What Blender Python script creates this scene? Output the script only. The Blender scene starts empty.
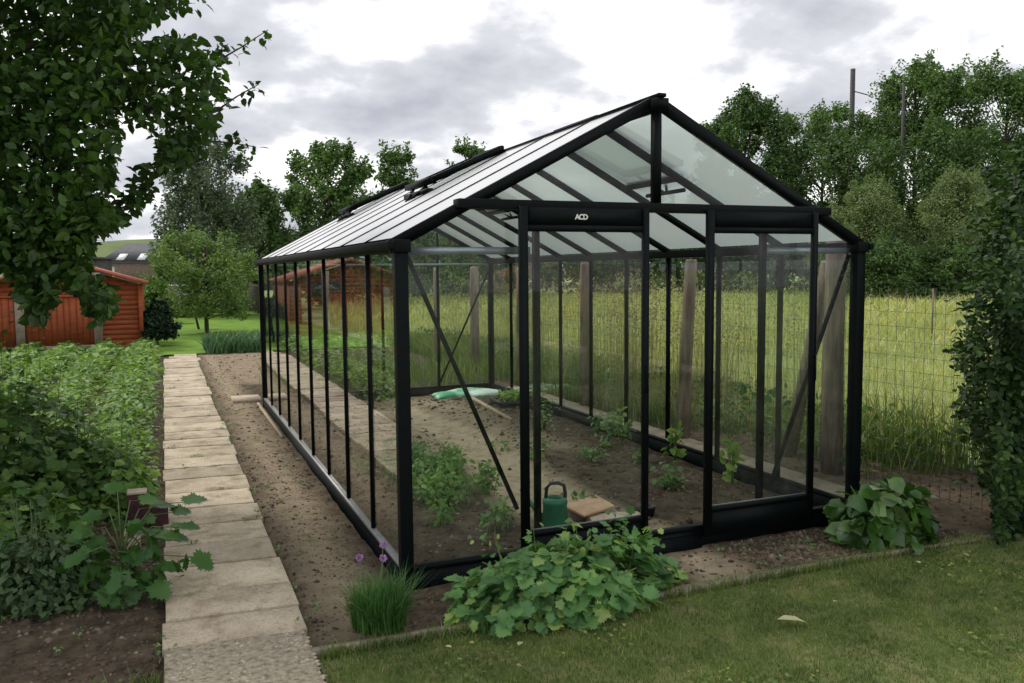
import bpy, math, random
import numpy as np
from mathutils import Vector, Matrix
random.seed(7); RNG = np.random.default_rng(11)
scene = bpy.context.scene
COL = scene.collection
rad = math.radians

# ------------------------------------------------------------------ camera
CF, CP, CR, CY = 848.6, -0.083, -0.0094, 0.3881
CPOS = np.array([-1.1419, -4.3176, 1.7039])
_fw = np.array([math.sin(CY)*math.cos(CP), math.cos(CY)*math.cos(CP), math.sin(CP)])
_rt = np.array([math.cos(CY), -math.sin(CY), 0.0]); _up = np.cross(_rt, _fw)
RT = _rt*math.cos(CR)+_up*math.sin(CR); UP = -_rt*math.sin(CR)+_up*math.cos(CR)
def at(px, py, D):
    """point of the place seen at a photo pixel, D metres along the view"""
    return CPOS + D*(_fw + RT*((px-512)/CF) + UP*((341.5-py)/CF))
def ground_at(px, D):
    p = at(px, 300, D); return np.array([p[0], p[1], 0.0])
cd = bpy.data.cameras.new("camera"); cam = bpy.data.objects.new("camera", cd); COL.objects.link(cam)
cd.sensor_width = 36; cd.lens = CF/1024*36; cd.clip_start = 0.05; cd.clip_end = 1500
cam.matrix_world = Matrix([[RT[i], UP[i], -_fw[i], CPOS[i]] for i in range(3)]+[[0,0,0,1]])
scene.camera = cam

# ------------------------------------------------------------------ tagging
def tag(o, label=None, cat=None, group=None, kind=None):
    if label: o['label'] = label
    if cat: o['category'] = cat
    if group: o['group'] = group
    if kind: o['kind'] = kind
    return o
def empty(name, loc, rz=0.0):
    o = bpy.data.objects.new(name, None); COL.objects.link(o)
    o.location = loc; o.rotation_euler = (0,0,rz); o.empty_display_size = .2
    return o
def root_of(o):
    while o.parent: o = o.parent
    return o
def raw_mesh(name, V, loops, starts, totals, mat):
    me = bpy.data.meshes.new(name)
    me.vertices.add(len(V)); me.vertices.foreach_set("co", np.asarray(V, np.float32).ravel())
    me.loops.add(len(loops)); me.loops.foreach_set("vertex_index", np.asarray(loops, np.int32))
    me.polygons.add(len(starts)); me.polygons.foreach_set("loop_start", np.asarray(starts, np.int32))
    try: me.polygons.foreach_set("loop_total", np.asarray(totals, np.int32))
    except Exception: pass
    me.update(calc_edges=True)
    if mat: me.materials.append(mat)
    return me
def link(name, me, parent=None, origin=None):
    o = bpy.data.objects.new(name, me); COL.objects.link(o)
    if parent: o.parent = parent
    elif origin is not None: o.location = origin
    return o

class MB:
    """collects shapes; build() links them as one mesh object"""
    def __init__(s): s.v=[]; s.f=[]
    def add(s, vs, fs):
        b=len(s.v); s.v += [tuple(map(float,x)) for x in vs]; s.f += [tuple(b+i for i in f) for f in fs]; return s
    def box(s, x0,y0,z0,x1,y1,z1):
        return s.add([(x0,y0,z0),(x1,y0,z0),(x1,y1,z0),(x0,y1,z0),(x0,y0,z1),(x1,y0,z1),(x1,y1,z1),(x0,y1,z1)],
              [(0,3,2,1),(4,5,6,7),(0,1,5,4),(1,2,6,5),(2,3,7,6),(3,0,4,7)])
    def bar(s, p, q, w, h, up=(0,0,1)):
        p=np.array(p,float); q=np.array(q,float); d=q-p; d/=np.linalg.norm(d)
        u=np.array(up,float)
        sd=np.cross(d,u)
        if np.linalg.norm(sd)<1e-5: sd=np.cross(d,(1,0,0))
        sd/=np.linalg.norm(sd); u=np.cross(sd,d)
        vs=[e+sd*a*w/2+u*b*h/2 for e in (p,q) for a,b in ((-1,-1),(1,-1),(1,1),(-1,1))]
        return s.add(vs,[(3,2,1,0),(4,5,6,7),(0,1,5,4),(1,2,6,5),(2,3,7,6),(3,0,4,7)])
    def tube(s, pts, radii, n=8, cap=True):
        pts=[np.array(p,float) for p in pts]; vs=[]; fs=[]
        ref=np.array((.31,.17,.93))
        for i,p in enumerate(pts):
            d=pts[min(i+1,len(pts)-1)]-pts[max(i-1,0)]; d/=max(np.linalg.norm(d),1e-9)
            a=np.cross(d,ref)
            if np.linalg.norm(a)<.1: a=np.cross(d,(1,0,0))
            a/=np.linalg.norm(a); b=np.cross(d,a); r=radii[i] if hasattr(radii,'__len__') else radii
            for k in range(n):
                t=2*math.pi*k/n; vs.append(p+r*(a*math.cos(t)+b*math.sin(t)))
        for i in range(len(pts)-1):
            for k in range(n):
                k2=(k+1)%n; fs.append((i*n+k,i*n+k2,(i+1)*n+k2,(i+1)*n+k))
        if cap: fs.append(tuple(range(n))[::-1]); fs.append(tuple((len(pts)-1)*n+k for k in range(n)))
        return s.add(vs,fs)
    def lathe(s, prof, c=(0,0,0), n=20, sx=1.0, sy=1.0):
        vs=[];fs=[]
        for r,z in prof:
            for k in range(n):
                t=2*math.pi*k/n; vs.append((c[0]+sx*r*math.cos(t),c[1]+sy*r*math.sin(t),c[2]+z))
        for i in range(len(prof)-1):
            for k in range(n):
                k2=(k+1)%n; fs.append((i*n+k,i*n+k2,(i+1)*n+k2,(i+1)*n+k))
        return s.add(vs,fs)
    def build(s, name, mat, parent=None, origin=None, local=False, smooth=False, bevel=0):
        V=np.array(s.v,float).reshape(-1,3)
        if not local:
            if parent is not None: V=V-np.array(root_of(parent).location)
            elif origin is not None: V=V-np.array(origin)
        loops=[i for f in s.f for i in f]; tot=[len(f) for f in s.f]
        st=np.concatenate([[0],np.cumsum(tot)[:-1]])
        me=raw_mesh(name,V,loops,st,tot,mat)
        if smooth: me.polygons.foreach_set("use_smooth",[True]*len(me.polygons))
        o=link(name,me,parent,origin)
        if bevel:
            m=o.modifiers.new("bevel",'BEVEL'); m.width=bevel; m.segments=2; m.limit_method='ANGLE'
        return o

# ------------------------------------------------------------------ leaves
SH = {
 'dia': ([(0,0,0),(.45,-.3,.05),(1,0,-.04),(.45,.3,.05)], [(0,1,2,3)]),
 'oval': ([(0,0,0),(.3,-.26,.07),(.32,0,0),(.3,.26,.07),(.68,-.24,.03),(.7,0,-.03),(.68,.24,.03),(1,0,-.12)],
          [(0,1,2),(0,2,3),(1,4,5,2),(2,5,6,3),(4,7,5),(5,7,6)]),
 'wide': ([(0,0,0),(.22,-.34,.08),(.3,0,0),(.22,.34,.08),(.6,-.36,.03),(.65,0,-.02),(.6,.36,.03),(1,0,-.14)],
          [(0,1,2),(0,2,3),(1,4,5,2),(2,5,6,3),(4,7,5),(5,7,6)]),
}
def _lobed():
    out=[(0,0,.0)]; _h=[(-.14,.16),(-.12,.36),(.02,.50),(.16,.42),(.26,.46),(.42,.60),(.56,.56),(.60,.38),(.72,.36),(.88,.26),(.97,.10)]; pts=[(x,-y) for x,y in _h]+[(1.0,0)]+[(x,y) for x,y in _h[::-1]]
    q=[]
    for i,(x,y) in enumerate(pts):
        q.append((x,y))
        if i<len(pts)-1:
            x2,y2=pts[i+1]; mx_,my_=(x+x2)/2,(y+y2)/2; q.append((.4+(mx_-.4)*.86,my_*.86))
    pts=[(.4+(x-.4)*1.08,y*1.08) if k%2==0 else (x,y) for k,(x,y) in enumerate(q)]
    out += [(x,y,.16*abs(y)-.22*max(0,x-.5)) for x,y in pts]
    out.append((.4,0,-.02)); c=len(out)-1; n=len(pts)
    fs=[(0,1,c),(n,0,c)]+[(i,i+1,c) for i in range(1,n)]
    return out,fs
SH['lobed']=_lobed()
def norm(a): return a/np.maximum(np.linalg.norm(a,axis=-1,keepdims=True),1e-9)
def leaves(pos, d, n, size, shape):
    """arrays of vertices and faces for many leaves"""
    T,F=SH[shape]; T=np.array(T,float)
    X=norm(d); Y=norm(np.cross(n,X)); Z=np.cross(X,Y)
    s=size[:,None]
    V=(pos[:,None,:]+ (s*T[:,0])[:,:,None]*X[:,None,:]+(s*T[:,1])[:,:,None]*Y[:,None,:]+(s*T[:,2])[:,:,None]*Z[:,None,:]).reshape(-1,3)
    N=len(pos); k=len(T)
    base=(np.arange(N)*k)
    fl=np.array([i for f in F for i in f]); tot=np.array([len(f) for f in F])
    loops=(base[:,None]+fl[None,:]).ravel(); totals=np.tile(tot,N)
    return V,loops,totals
def foliage(name, parts, mat, parent=None, origin=None):
    Vs=[];Ls=[];Ts=[];b=0
    for V,l,t in parts:
        Vs.append(V);Ls.append(l+b);Ts.append(t);b+=len(V)
    V=np.concatenate(Vs);L=np.concatenate(Ls);T=np.concatenate(Ts)
    if parent is not None: V=V-np.array(root_of(parent).location)
    elif origin is not None: V=V-np.array(origin)
    st=np.concatenate([[0],np.cumsum(T)[:-1]])
    return link(name,raw_mesh(name,V,L,st,T,mat),parent,origin)
def rdir(N): return norm(RNG.normal(size=(N,3)))
def leafset(pos, size, shape, up=.7, droop=.0, out=None, outw=.5):
    """leaves at pos, facing mostly up (up) and outwards"""
    N=len(pos); n=rdir(N)*(1-up*.6)+np.array([0,0,up])
    if out is not None: n=n+out*outw
    n=norm(n); d=rdir(N); d[:,2]-=droop
    if out is not None: d=d+out*.5
    d=d-n*np.sum(d*n,1,keepdims=True)
    sz=size*RNG.uniform(.65,1.25,N)
    return leaves(pos,d,n,sz,shape)
def blades(pos, h, w, lean=.25, curl=.35):
    """grass blades: two quads and a tip"""
    N=len(pos); a=RNG.uniform(0,2*math.pi,N); side=np.stack([np.cos(a),np.sin(a),0*a],1)
    b=a+math.pi/2+RNG.uniform(-.6,.6,N); ln=np.stack([np.cos(b),np.sin(b),0*b],1)*(RNG.uniform(0,1,N)*lean)[:,None]
    H=h[:,None]; Z=np.array([0,0,1.0])
    p0=pos; p1=pos+H*(.5*Z+ln*.4); p2=pos+H*((1-curl*.3*RNG.uniform(0,1,N))[:,None]*Z+ln*(1+curl))
    W=(w/2)[:,None]*side
    V=np.stack([p0-W,p0+W,p1-W*.8,p1+W*.8,p2],1).reshape(-1,3)
    base=np.arange(N)*5
    loops=(base[:,None]+np.array([0,1,3,2,2,3,4])[None]).ravel()
    return V,loops,np.tile([4,3],N)

# ------------------------------------------------------------------ value noise
def vnoise(x,y,seed=0):
    xi=np.floor(x).astype(int); yi=np.floor(y).astype(int); xf=x-xi; yf=y-yi
    def h(a,b):
        n=(a*374761393+b*668265263+seed*1442695041)&0xffffffff
        n=((n^(n>>13))*1274126177)&0xffffffff
        return ((n^(n>>16))&0xffff)/65535.0
    u=xf*xf*(3-2*xf); v=yf*yf*(3-2*yf)
    return (h(xi,yi)*(1-u)+h(xi+1,yi)*u)*(1-v)+(h(xi,yi+1)*(1-u)+h(xi+1,yi+1)*u)*v
def fbm(x,y,o=4,seed=0):
    s=0;a=.5
    for i in range(o): s=s+a*vnoise(x*2**i,y*2**i,seed+i); a*=.5
    return s

# ------------------------------------------------------------------ materials
def nodes(name):
    m=bpy.data.materials.new(name); m.use_nodes=True; nt=m.node_tree; nt.nodes.clear()
    out=nt.nodes.new('ShaderNodeOutputMaterial'); return m,nt,out
def N_(nt,t,**k):
    n=nt.nodes.new(t)
    for a,b in k.items(): setattr(n,a,b)
    return n
def ramp(nt,fac,stops):
    r=N_(nt,'ShaderNodeValToRGB'); e=r.color_ramp.elements
    e[0].position,e[0].color=stops[0][0],(*stops[0][1],1); e[1].position,e[1].color=stops[-1][0],(*stops[-1][1],1)
    for p,c in stops[1:-1]:
        x=e.new(p); x.color=(*c,1)
    nt.links.new(fac,r.inputs[0]); return r.outputs[0]
def noise(nt,scale,detail=6,rough=.6,vec=None,w=(1,1,1)):
    n=N_(nt,'ShaderNodeTexNoise'); n.inputs['Scale'].default_value=scale; n.inputs['Detail'].default_value=detail; n.inputs['Roughness'].default_value=rough
    if vec is None:
        g=N_(nt,'ShaderNodeNewGeometry'); vec=g.outputs['Position']
    if w!=(1,1,1):
        mp=N_(nt,'ShaderNodeMapping'); mp.inputs['Scale'].default_value=w; nt.links.new(vec,mp.inputs[0]); vec=mp.outputs[0]
    nt.links.new(vec,n.inputs['Vector']); return n.outputs[0]
def surf(name, stops, scale=6, rough=.8, bump=.0, bscale=None, metallic=0, spec=.4, w=(1,1,1), detail=6, bdist=.02, obj=True):
    m,nt,out=nodes(name); p=N_(nt,'ShaderNodeBsdfPrincipled')
    vec=None
    if obj:
        tc=N_(nt,'ShaderNodeTexCoord'); vec=tc.outputs['Object']
    f=noise(nt,scale,detail,.62,vec,w); nt.links.new(ramp(nt,f,stops),p.inputs['Base Color'])
    p.inputs['Roughness'].default_value=rough; p.inputs['Metallic'].default_value=metallic; p.inputs['Specular IOR Level'].default_value=spec
    if bump:
        b=N_(nt,'ShaderNodeBump'); b.inputs['Strength'].default_value=bump; b.inputs['Distance'].default_value=bdist
        nt.links.new(noise(nt,bscale or scale*4,5,.65,vec,w),b.inputs['Height']); nt.links.new(b.outputs[0],p.inputs['Normal'])
    nt.links.new(p.outputs[0],out.inputs[0]); return m
def leafmat(name, c1, c2, c3=None, trans=.35, rough=.42, spec=.35, patch=(2.2,.78,1.2)):
    m,nt,out=nodes(name); g=N_(nt,'ShaderNodeNewGeometry')
    stops=[(0,c1),(.75 if c3 else 1,c2)]+([(1,c3)] if c3 else [])
    col=ramp(nt,g.outputs['Random Per Island'],stops)
    pt=ramp(nt,noise(nt,patch[0],4,.6),[(.34,(patch[1]*.92,patch[1],patch[1])),(.5,(1,1,1)),(.66,(patch[2]*1.06,patch[2],patch[2]*.85))])
    pm=N_(nt,'ShaderNodeMix',data_type='RGBA',blend_type='MULTIPLY'); pm.inputs[0].default_value=1; nt.links.new(col,pm.inputs[6]); nt.links.new(pt,pm.inputs[7]); col=pm.outputs[2]
    p=N_(nt,'ShaderNodeBsdfPrincipled'); nt.links.new(col,p.inputs['Base Color'])
    p.inputs['Roughness'].default_value=rough; p.inputs['Specular IOR Level'].default_value=spec
    t=N_(nt,'ShaderNodeBsdfTranslucent'); mx=N_(nt,'ShaderNodeMix',data_type='RGBA',blend_type='MULTIPLY'); mx.inputs[0].default_value=1
    nt.links.new(col,mx.inputs[6]); mx.inputs[7].default_value=(1.5,1.55,.7,1); nt.links.new(mx.outputs[2],t.inputs[0])
    ms=N_(nt,'ShaderNodeMixShader'); ms.inputs[0].default_value=trans
    nt.links.new(p.outputs[0],ms.inputs[1]); nt.links.new(t.outputs[0],ms.inputs[2]); nt.links.new(ms.outputs[0],out.inputs[0]); return m
def glassmat(name, tint, milk=0.0, milkcol=(.7,.78,.75), f0=.018, rough=.0, ex=3.6):
    m,nt,out=nodes(name)
    lw=N_(nt,'ShaderNodeLayerWeight'); lw.inputs[0].default_value=.5
    pw=N_(nt,'ShaderNodeMath',operation='POWER'); pw.inputs[1].default_value=ex; nt.links.new(lw.outputs['Facing'],pw.inputs[0])
    ml=N_(nt,'ShaderNodeMath',operation='MULTIPLY_ADD'); ml.inputs[1].default_value=1-f0; ml.inputs[2].default_value=f0; nt.links.new(pw.outputs[0],ml.inputs[0])
    tr=N_(nt,'ShaderNodeBsdfTransparent'); tr.inputs[0].default_value=(*tint,1); body=tr.outputs[0]
    if milk:
        tl=N_(nt,'ShaderNodeBsdfTranslucent'); tl.inputs[0].default_value=(*milkcol,1)
        g=N_(nt,'ShaderNodeMixShader'); g.inputs[0].default_value=milk; nt.links.new(body,g.inputs[1]); nt.links.new(tl.outputs[0],g.inputs[2]); body=g.outputs[0]
    if not milk:
        df=N_(nt,'ShaderNodeBsdfDiffuse'); df.inputs[0].default_value=(.5,.5,.47,1); dt=N_(nt,'ShaderNodeMixShader')
        nt.links.new(ramp(nt,noise(nt,5,8,.75,None,(1,1,.35)),[(.42,(.004,.004,.004)),(.75,(.07,.07,.07))]),dt.inputs[0]); nt.links.new(body,dt.inputs[1]); nt.links.new(df.outputs[0],dt.inputs[2]); body=dt.outputs[0]
    gl=N_(nt,'ShaderNodeBsdfGlossy'); gl.inputs['Roughness'].default_value=rough; gl.inputs[0].default_value=(.95,.95,.95,1)
    ms=N_(nt,'ShaderNodeMixShader'); nt.links.new(ml.outputs[0],ms.inputs[0]); nt.links.new(body,ms.inputs[1]); nt.links.new(gl.outputs[0],ms.inputs[2])
    nt.links.new(ms.outputs[0],out.inputs[0]); return m
M={}
M['frame']=surf('dark_powder_coat',[(.3,(0.0024,0.0042,0.0048)),(.7,(0.0048,0.0072,0.0078))],30,.5,spec=.10)
M['bar']=surf('bare_aluminium',[(.3,(.28,.32,.38)),(.7,(.38,.42,.48))],8,.35,metallic=.6)
M['sill']=surf('sill_strip',[(.3,(0.186,0.186,0.1798)),(.7,(0.279,0.2728,0.2604))],14,.45,metallic=.3)
M['glass']=glassmat('clear_glass',(.90,.93,.91))
M['roofglass']=glassmat('frosted_roof_glass',(.78,.84,.81),milk=.72,milkcol=(.60,.68,.65),rough=.28,ex=2.05)
M['white']=surf('white_paint',[(.3,(.72,.72,.70)),(.7,(.8,.8,.79))],10,.5)
# ground materials
def soilmat():
    m,nt,out=nodes('garden_soil'); p=N_(nt,'ShaderNodeBsdfPrincipled'); p.inputs['Roughness'].default_value=.95; p.inputs['Specular IOR Level'].default_value=.15
    dark=ramp(nt,noise(nt,9,8,.7),[(.3,(.030,.023,.015)),(.5,(.085,.064,.043)),(.72,(.150,.118,.081))])
    sand=ramp(nt,noise(nt,7,8,.72),[(.28,(.20,.155,.105)),(.5,(.46,.36,.245)),(.75,(.58,.47,.335))])
    a=N_(nt,'ShaderNodeAttribute'); a.attribute_name='sand'
    nz=N_(nt,'ShaderNodeMath',operation='MULTIPLY_ADD'); nz.inputs[1].default_value=.5; nz.inputs[2].default_value=-.25; nt.links.new(noise(nt,5,7,.7),nz.inputs[0])
    ad=N_(nt,'ShaderNodeMath',operation='ADD',use_clamp=True); nt.links.new(a.outputs['Fac'],ad.inputs[0]); nt.links.new(nz.outputs[0],ad.inputs[1])
    mx=N_(nt,'ShaderNodeMix',data_type='RGBA'); nt.links.new(ad.outputs[0],mx.inputs[0]); nt.links.new(dark,mx.inputs[6]); nt.links.new(sand,mx.inputs[7])
    nt.links.new(mx.outputs[2],p.inputs['Base Color'])
    b=N_(nt,'ShaderNodeBump'); b.inputs['Strength'].default_value=.9; b.inputs['Distance'].default_value=.025
    nt.links.new(noise(nt,38,6,.72),b.inputs['Height']); nt.links.new(b.outputs[0],p.inputs['Normal']); nt.links.new(p.outputs[0],out.inputs[0]); return m
M['soil']=soilmat()
M['clod']=leafmat('soil_crumbs',(.06,.046,.034),(.12,.093,.069),(.23,.185,.135),trans=0,rough=.95,spec=.05)
M['slab']=surf('weathered_concrete',[(.22,(0.2688,0.2173,0.1552)),(.42,(0.448,0.371,0.2716)),(.6,(0.5712,0.4823,0.3638)),(.8,(0.6496,0.5618,0.4365))],3.2,.9,.7,60,detail=10,bdist=.008,obj=False)
_nt=M['slab'].node_tree; _p=[n for n in _nt.nodes if n.type=='BSDF_PRINCIPLED'][0]; _src=_p.inputs['Base Color'].links[0].from_socket
_sp=ramp(_nt,noise(_nt,70,4,.75),[(.32,(.55,.52,.48)),(.46,(.95,.95,.94)),(.62,(1.06,1.05,1.04))]); _st=ramp(_nt,noise(_nt,5.5,8,.7),[(.36,(.62,.58,.52)),(.5,(1,1,1))])
_m1=N_(_nt,'ShaderNodeMix',data_type='RGBA',blend_type='MULTIPLY'); _m1.inputs[0].default_value=1; _nt.links.new(_src,_m1.inputs[6]); _nt.links.new(_sp,_m1.inputs[7])
_m2=N_(_nt,'ShaderNodeMix',data_type='RGBA',blend_type='MULTIPLY'); _m2.inputs[0].default_value=1; _nt.links.new(_m1.outputs[2],_m2.inputs[6]); _nt.links.new(_st,_m2.inputs[7]); _nt.links.new(_m2.outputs[2],_p.inputs['Base Color'])
M['pebbledash']=surf('worn_pebbly_concrete',[(.3,(.12,.10,.075)),(.48,(.34,.29,.21)),(.7,(.5,.44,.33))],34,.9,1.0,40,bdist=.02,obj=False)
M['kerb']=surf('old_edging_concrete',[(.3,(.13,.11,.08)),(.55,(.27,.235,.17)),(.8,(.36,.31,.23))],14,.9,.5,60,bdist=.008)
M['lawn']=surf('lawn_turf',[(.28,(0.069,0.09775,0.0299)),(.5,(0.1323,0.161,0.0552)),(.72,(0.2415,0.2185,0.1092))],4.5,.95,.6,90,spec=.05,obj=False)
M['farlawn']=surf('far_lawn_turf',[(.3,(.10,.19,.03)),(.55,(.15,.26,.04)),(.8,(.19,.30,.06))],1.6,.95,.6,30,spec=.1,obj=False)
M['field']=surf('meadow_ground',[(.28,(0.1581,0.21,0.085)),(.5,(0.2604,0.32,0.135)),(.75,(0.372,0.4,0.2))],.6,.95,.4,9,spec=.1,detail=9,obj=False)  # yellower turf, with the sunlight on the open field put into the colour
M['bark']=surf('grey_bark',[(.3,(.035,.028,.02)),(.7,(.12,.10,.08))],5,.95,.8,16,w=(3,3,.5))
M['oldwood']=surf('weathered_post_wood',[(.25,(0.0825,0.063,0.048)),(.5,(0.21,0.168,0.129)),(.8,(0.375,0.3,0.2325))],7,.9,.8,20,w=(3,3,.35))
M['greywood']=surf('grey_fence_wood',[(.3,(.07,.065,.05)),(.7,(.17,.155,.125))],4,.9,.5,18,w=(4,4,.4))
M['orange']=surf('orange_stained_wood',[(.25,(0.156,0.03276,0.0096)),(.5,(0.2808,0.06084,0.0176)),(.8,(0.3588,0.0936,0.0304))],4,.7,.4,24,w=(.6,3,4))
M['conc']=surf('fence_post_concrete',[(.3,(.19,.15,.115)),(.7,(.32,.26,.21))],9,.9,.4,40)
M['redroof']=surf('red_roof_edge',[(.3,(.25,.055,.03)),(.7,(.40,.11,.06))],6,.7)
M['slate']=surf('dark_slate',[(.3,(.04,.042,.05)),(.7,(.085,.087,.10))],3,.75)
M['brick']=surf('brown_brick',[(.3,(.11,.075,.06)),(.7,(.20,.145,.12))],3,.9)
M['darkfascia']=surf('dark_fascia',[(.3,(.03,.028,.03)),(.7,(.06,.055,.055))],3,.7)
M['winglass']=surf('window_glass',[(.3,(.03,.035,.04)),(.7,(.06,.07,.08))],3,.08,spec=.8)
M['black']=surf('black_plastic',[(.3,(.012,.013,.013)),(.7,(.025,.026,.026))],10,.45)
M['cangreen']=surf('green_plastic',[(.3,(0.0112,0.105,0.0532)),(.7,(0.0196,0.154,0.077))],8,.4)
M['pink']=surf('pinkish_tile',[(.3,(.42,.25,.155)),(.7,(.58,.38,.26))],10,.85,.4,50,bdist=.005)
M['lath']=surf('bare_timber',[(.3,(.30,.23,.15)),(.7,(.45,.36,.25))],6,.85,w=(5,1,5))
M['maroon']=surf('dark_maroon_brick',[(.3,(.028,.012,.014)),(.7,(.085,.026,.035))],10,.9,.6,30)
M['palestone']=surf('pale_stone',[(.3,(.36,.29,.22)),(.7,(.55,.46,.36))],12,.9,.5,30)
M['wire']=surf('fence_wire',[(.3,(.09,.095,.085)),(.7,(.16,.16,.15))],5,.6,metallic=.5)
M['bag']=surf('printed_plastic_sack',[(.44,(.06,.36,.17)),(.50,(.30,.55,.38)),(.58,(.60,.68,.63))],4.0,.4,.4,20,bdist=.01)
# leaves
M['tree_near']=leafmat('broad_leaves',(0.0225,0.0525,0.0125),(0.0475,0.1063,0.0225),(0.075,0.15,0.0325),trans=.38,patch=(1.6,.7,1.25))
M['hedge']=leafmat('hedge_leaves',(0.0144,0.036,0.0108),(0.0312,0.0696,0.018),(0.072,0.132,0.036),trans=.2,rough=.5,spec=.18,patch=(2.0,.55,1.4))
M['potato']=leafmat('crop_leaves',(0.099,0.198,0.044),(0.165,0.286,0.066),(0.264,0.374,0.11),trans=.3,rough=.55,spec=.25,patch=(1.6,.72,1.2))
M['currant']=leafmat('bush_leaves',(0.04025,0.092,0.0207),(0.08625,0.1782,0.0391),(0.1725,0.276,0.069),trans=.3,rough=.5,spec=.25,patch=(3,.6,1.3))
M['lobed']=leafmat('big_lobed_leaves',(0.034,0.0935,0.02125),(0.05525,0.1403,0.02975),(0.0765,0.17,0.03825),trans=.3)
M['mallow']=leafmat('mallow_leaves',(0.09,0.21,0.072),(0.156,0.312,0.102),(0.36,0.48,0.144),trans=.3,rough=.5,patch=(6,.7,1.25))
M['hosta']=leafmat('glossy_leaves',(.03,.085,.016),(.06,.15,.028),(.16,.26,.07),trans=.25,rough=.3,spec=.55,patch=(7,.65,1.3))
M['fine']=leafmat('greygreen_leaves',(.045,.088,.034),(.08,.135,.055),trans=.2,rough=.6)
M['chive']=leafmat('chive_leaves',(0.039,0.1235,0.026),(0.0845,0.2015,0.0468),(0.143,0.26,0.078),trans=.2)
M['weed']=leafmat('weed_leaves',(.09,.19,.06),(.15,.27,.09),(.24,.33,.14),trans=.3,rough=.5)
M['limeleaf']=leafmat('lime_leaves',(.12,.22,.04),(.18,.31,.06),(.26,.36,.10),trans=.35)
M['blade']=leafmat('grass_blades',(0.08625,0.1437,0.0391),(0.1495,0.2127,0.06325),(0.3105,0.299,0.1265),trans=.25,rough=.65,spec=.1,patch=(2.6,.62,1.3))
M['tall']=leafmat('tall_grass',(.07,.13,.04),(.14,.21,.07),(.36,.33,.18),trans=.3,rough=.7,spec=.1,patch=(1.3,.6,1.25))
M['meadow']=leafmat('meadow_grass',(0.264,0.309,0.12),(0.418,0.4429,0.2),(0.572,0.4944,0.27),trans=.3,rough=.85,spec=.03,patch=(.5,.72,1.15))  # naturally yellower grass; its bright tones also carry the field's sunlight
M['seed']=leafmat('seed_heads',(.22,.20,.09),(.34,.30,.15),trans=.2,rough=.8)
M['leek']=leafmat('leek_leaves',(.05,.12,.055),(.09,.18,.085),trans=.2)
M['tree_a']=leafmat('far_leaves_dark',(0.0385,0.084,0.0245),(0.07875,0.1488,0.042),(0.1313,0.21,0.06125),trans=.25,rough=.6)
M['tree_b']=leafmat('far_leaves_mid',(0.0525,0.1085,0.0315),(0.105,0.1925,0.0525),(0.175,0.2712,0.07875),trans=.25,rough=.6)
M['tree_c']=leafmat('far_leaves_light',(0.0845,0.1495,0.039),(0.143,0.2275,0.065),(0.208,0.286,0.0975),trans=.3,rough=.6)
M['willow']=leafmat('willow_leaves',(0.1105,0.1625,0.065),(0.169,0.234,0.0975),(0.234,0.2925,0.13),trans=.25,rough=.65)
M['silver']=leafmat('silver_leaves',(0.065,0.0975,0.0585),(0.1105,0.1495,0.0975),(0.156,0.195,0.13),trans=.25,rough=.65)
M['shrub']=leafmat('dark_shrub_leaves',(.014,.034,.016),(.028,.06,.026),trans=.15)
M['purple']=surf('purple_petals',[(.3,(.36,.17,.42)),(.7,(.5,.3,.55))],20,.7)
M['stem']=surf('green_stem',[(.3,(.06,.11,.03)),(.7,(.12,.15,.05))],10,.7)
M['dryleaf']=leafmat('fallen_dry_leaf',(.42,.42,.2),(.6,.56,.32),trans=.15)
M['hill']=surf('hill_grass',[(.3,(.07,.11,.03)),(.7,(.14,.18,.05))],.08,.95)
M['wood_far']=leafmat('far_wood_leaves',(0.042,0.0875,0.035),(0.0875,0.1488,0.0595),trans=.2,rough=.7)

# ------------------------------------------------------------------ the setting
def grid(name, x0,x1,y0,y1,step, z, mat, hfun=None, sand=None):
    nx=int((x1-x0)/step)+1; ny=int((y1-y0)/step)+1
    X,Y=np.meshgrid(np.linspace(x0,x1,nx),np.linspace(y0,y1,ny)); X=X.ravel();Y=Y.ravel()
    Z=np.full(X.shape,z) if hfun is None else z+hfun(X,Y)
    i=np.arange(nx-1)[None,:]+nx*np.arange(ny-1)[:,None]; i=i.ravel()
    loops=np.stack([i,i+1,i+nx+1,i+nx],1).ravel(); n=len(i)
    me=raw_mesh(name,np.stack([X,Y,Z],1),loops,np.arange(n)*4,np.full(n,4),mat)
    me.polygons.foreach_set("use_smooth",[True]*n)
    if sand is not None:
        a=me.attributes.new('sand','FLOAT','POINT'); a.data.foreach_set('value',sand(X,Y).astype(np.float32))
    return link(name,me)
g=MB().add([(-700,-60,-.03),(700,-60,-.03),(700,900,-.03),(-700,900,-.03)],[(0,1,2,3)]).build('ground',M['field'])
tag(g,'wide flat meadow ground reaching to the far trees','ground',kind='structure')

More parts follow.
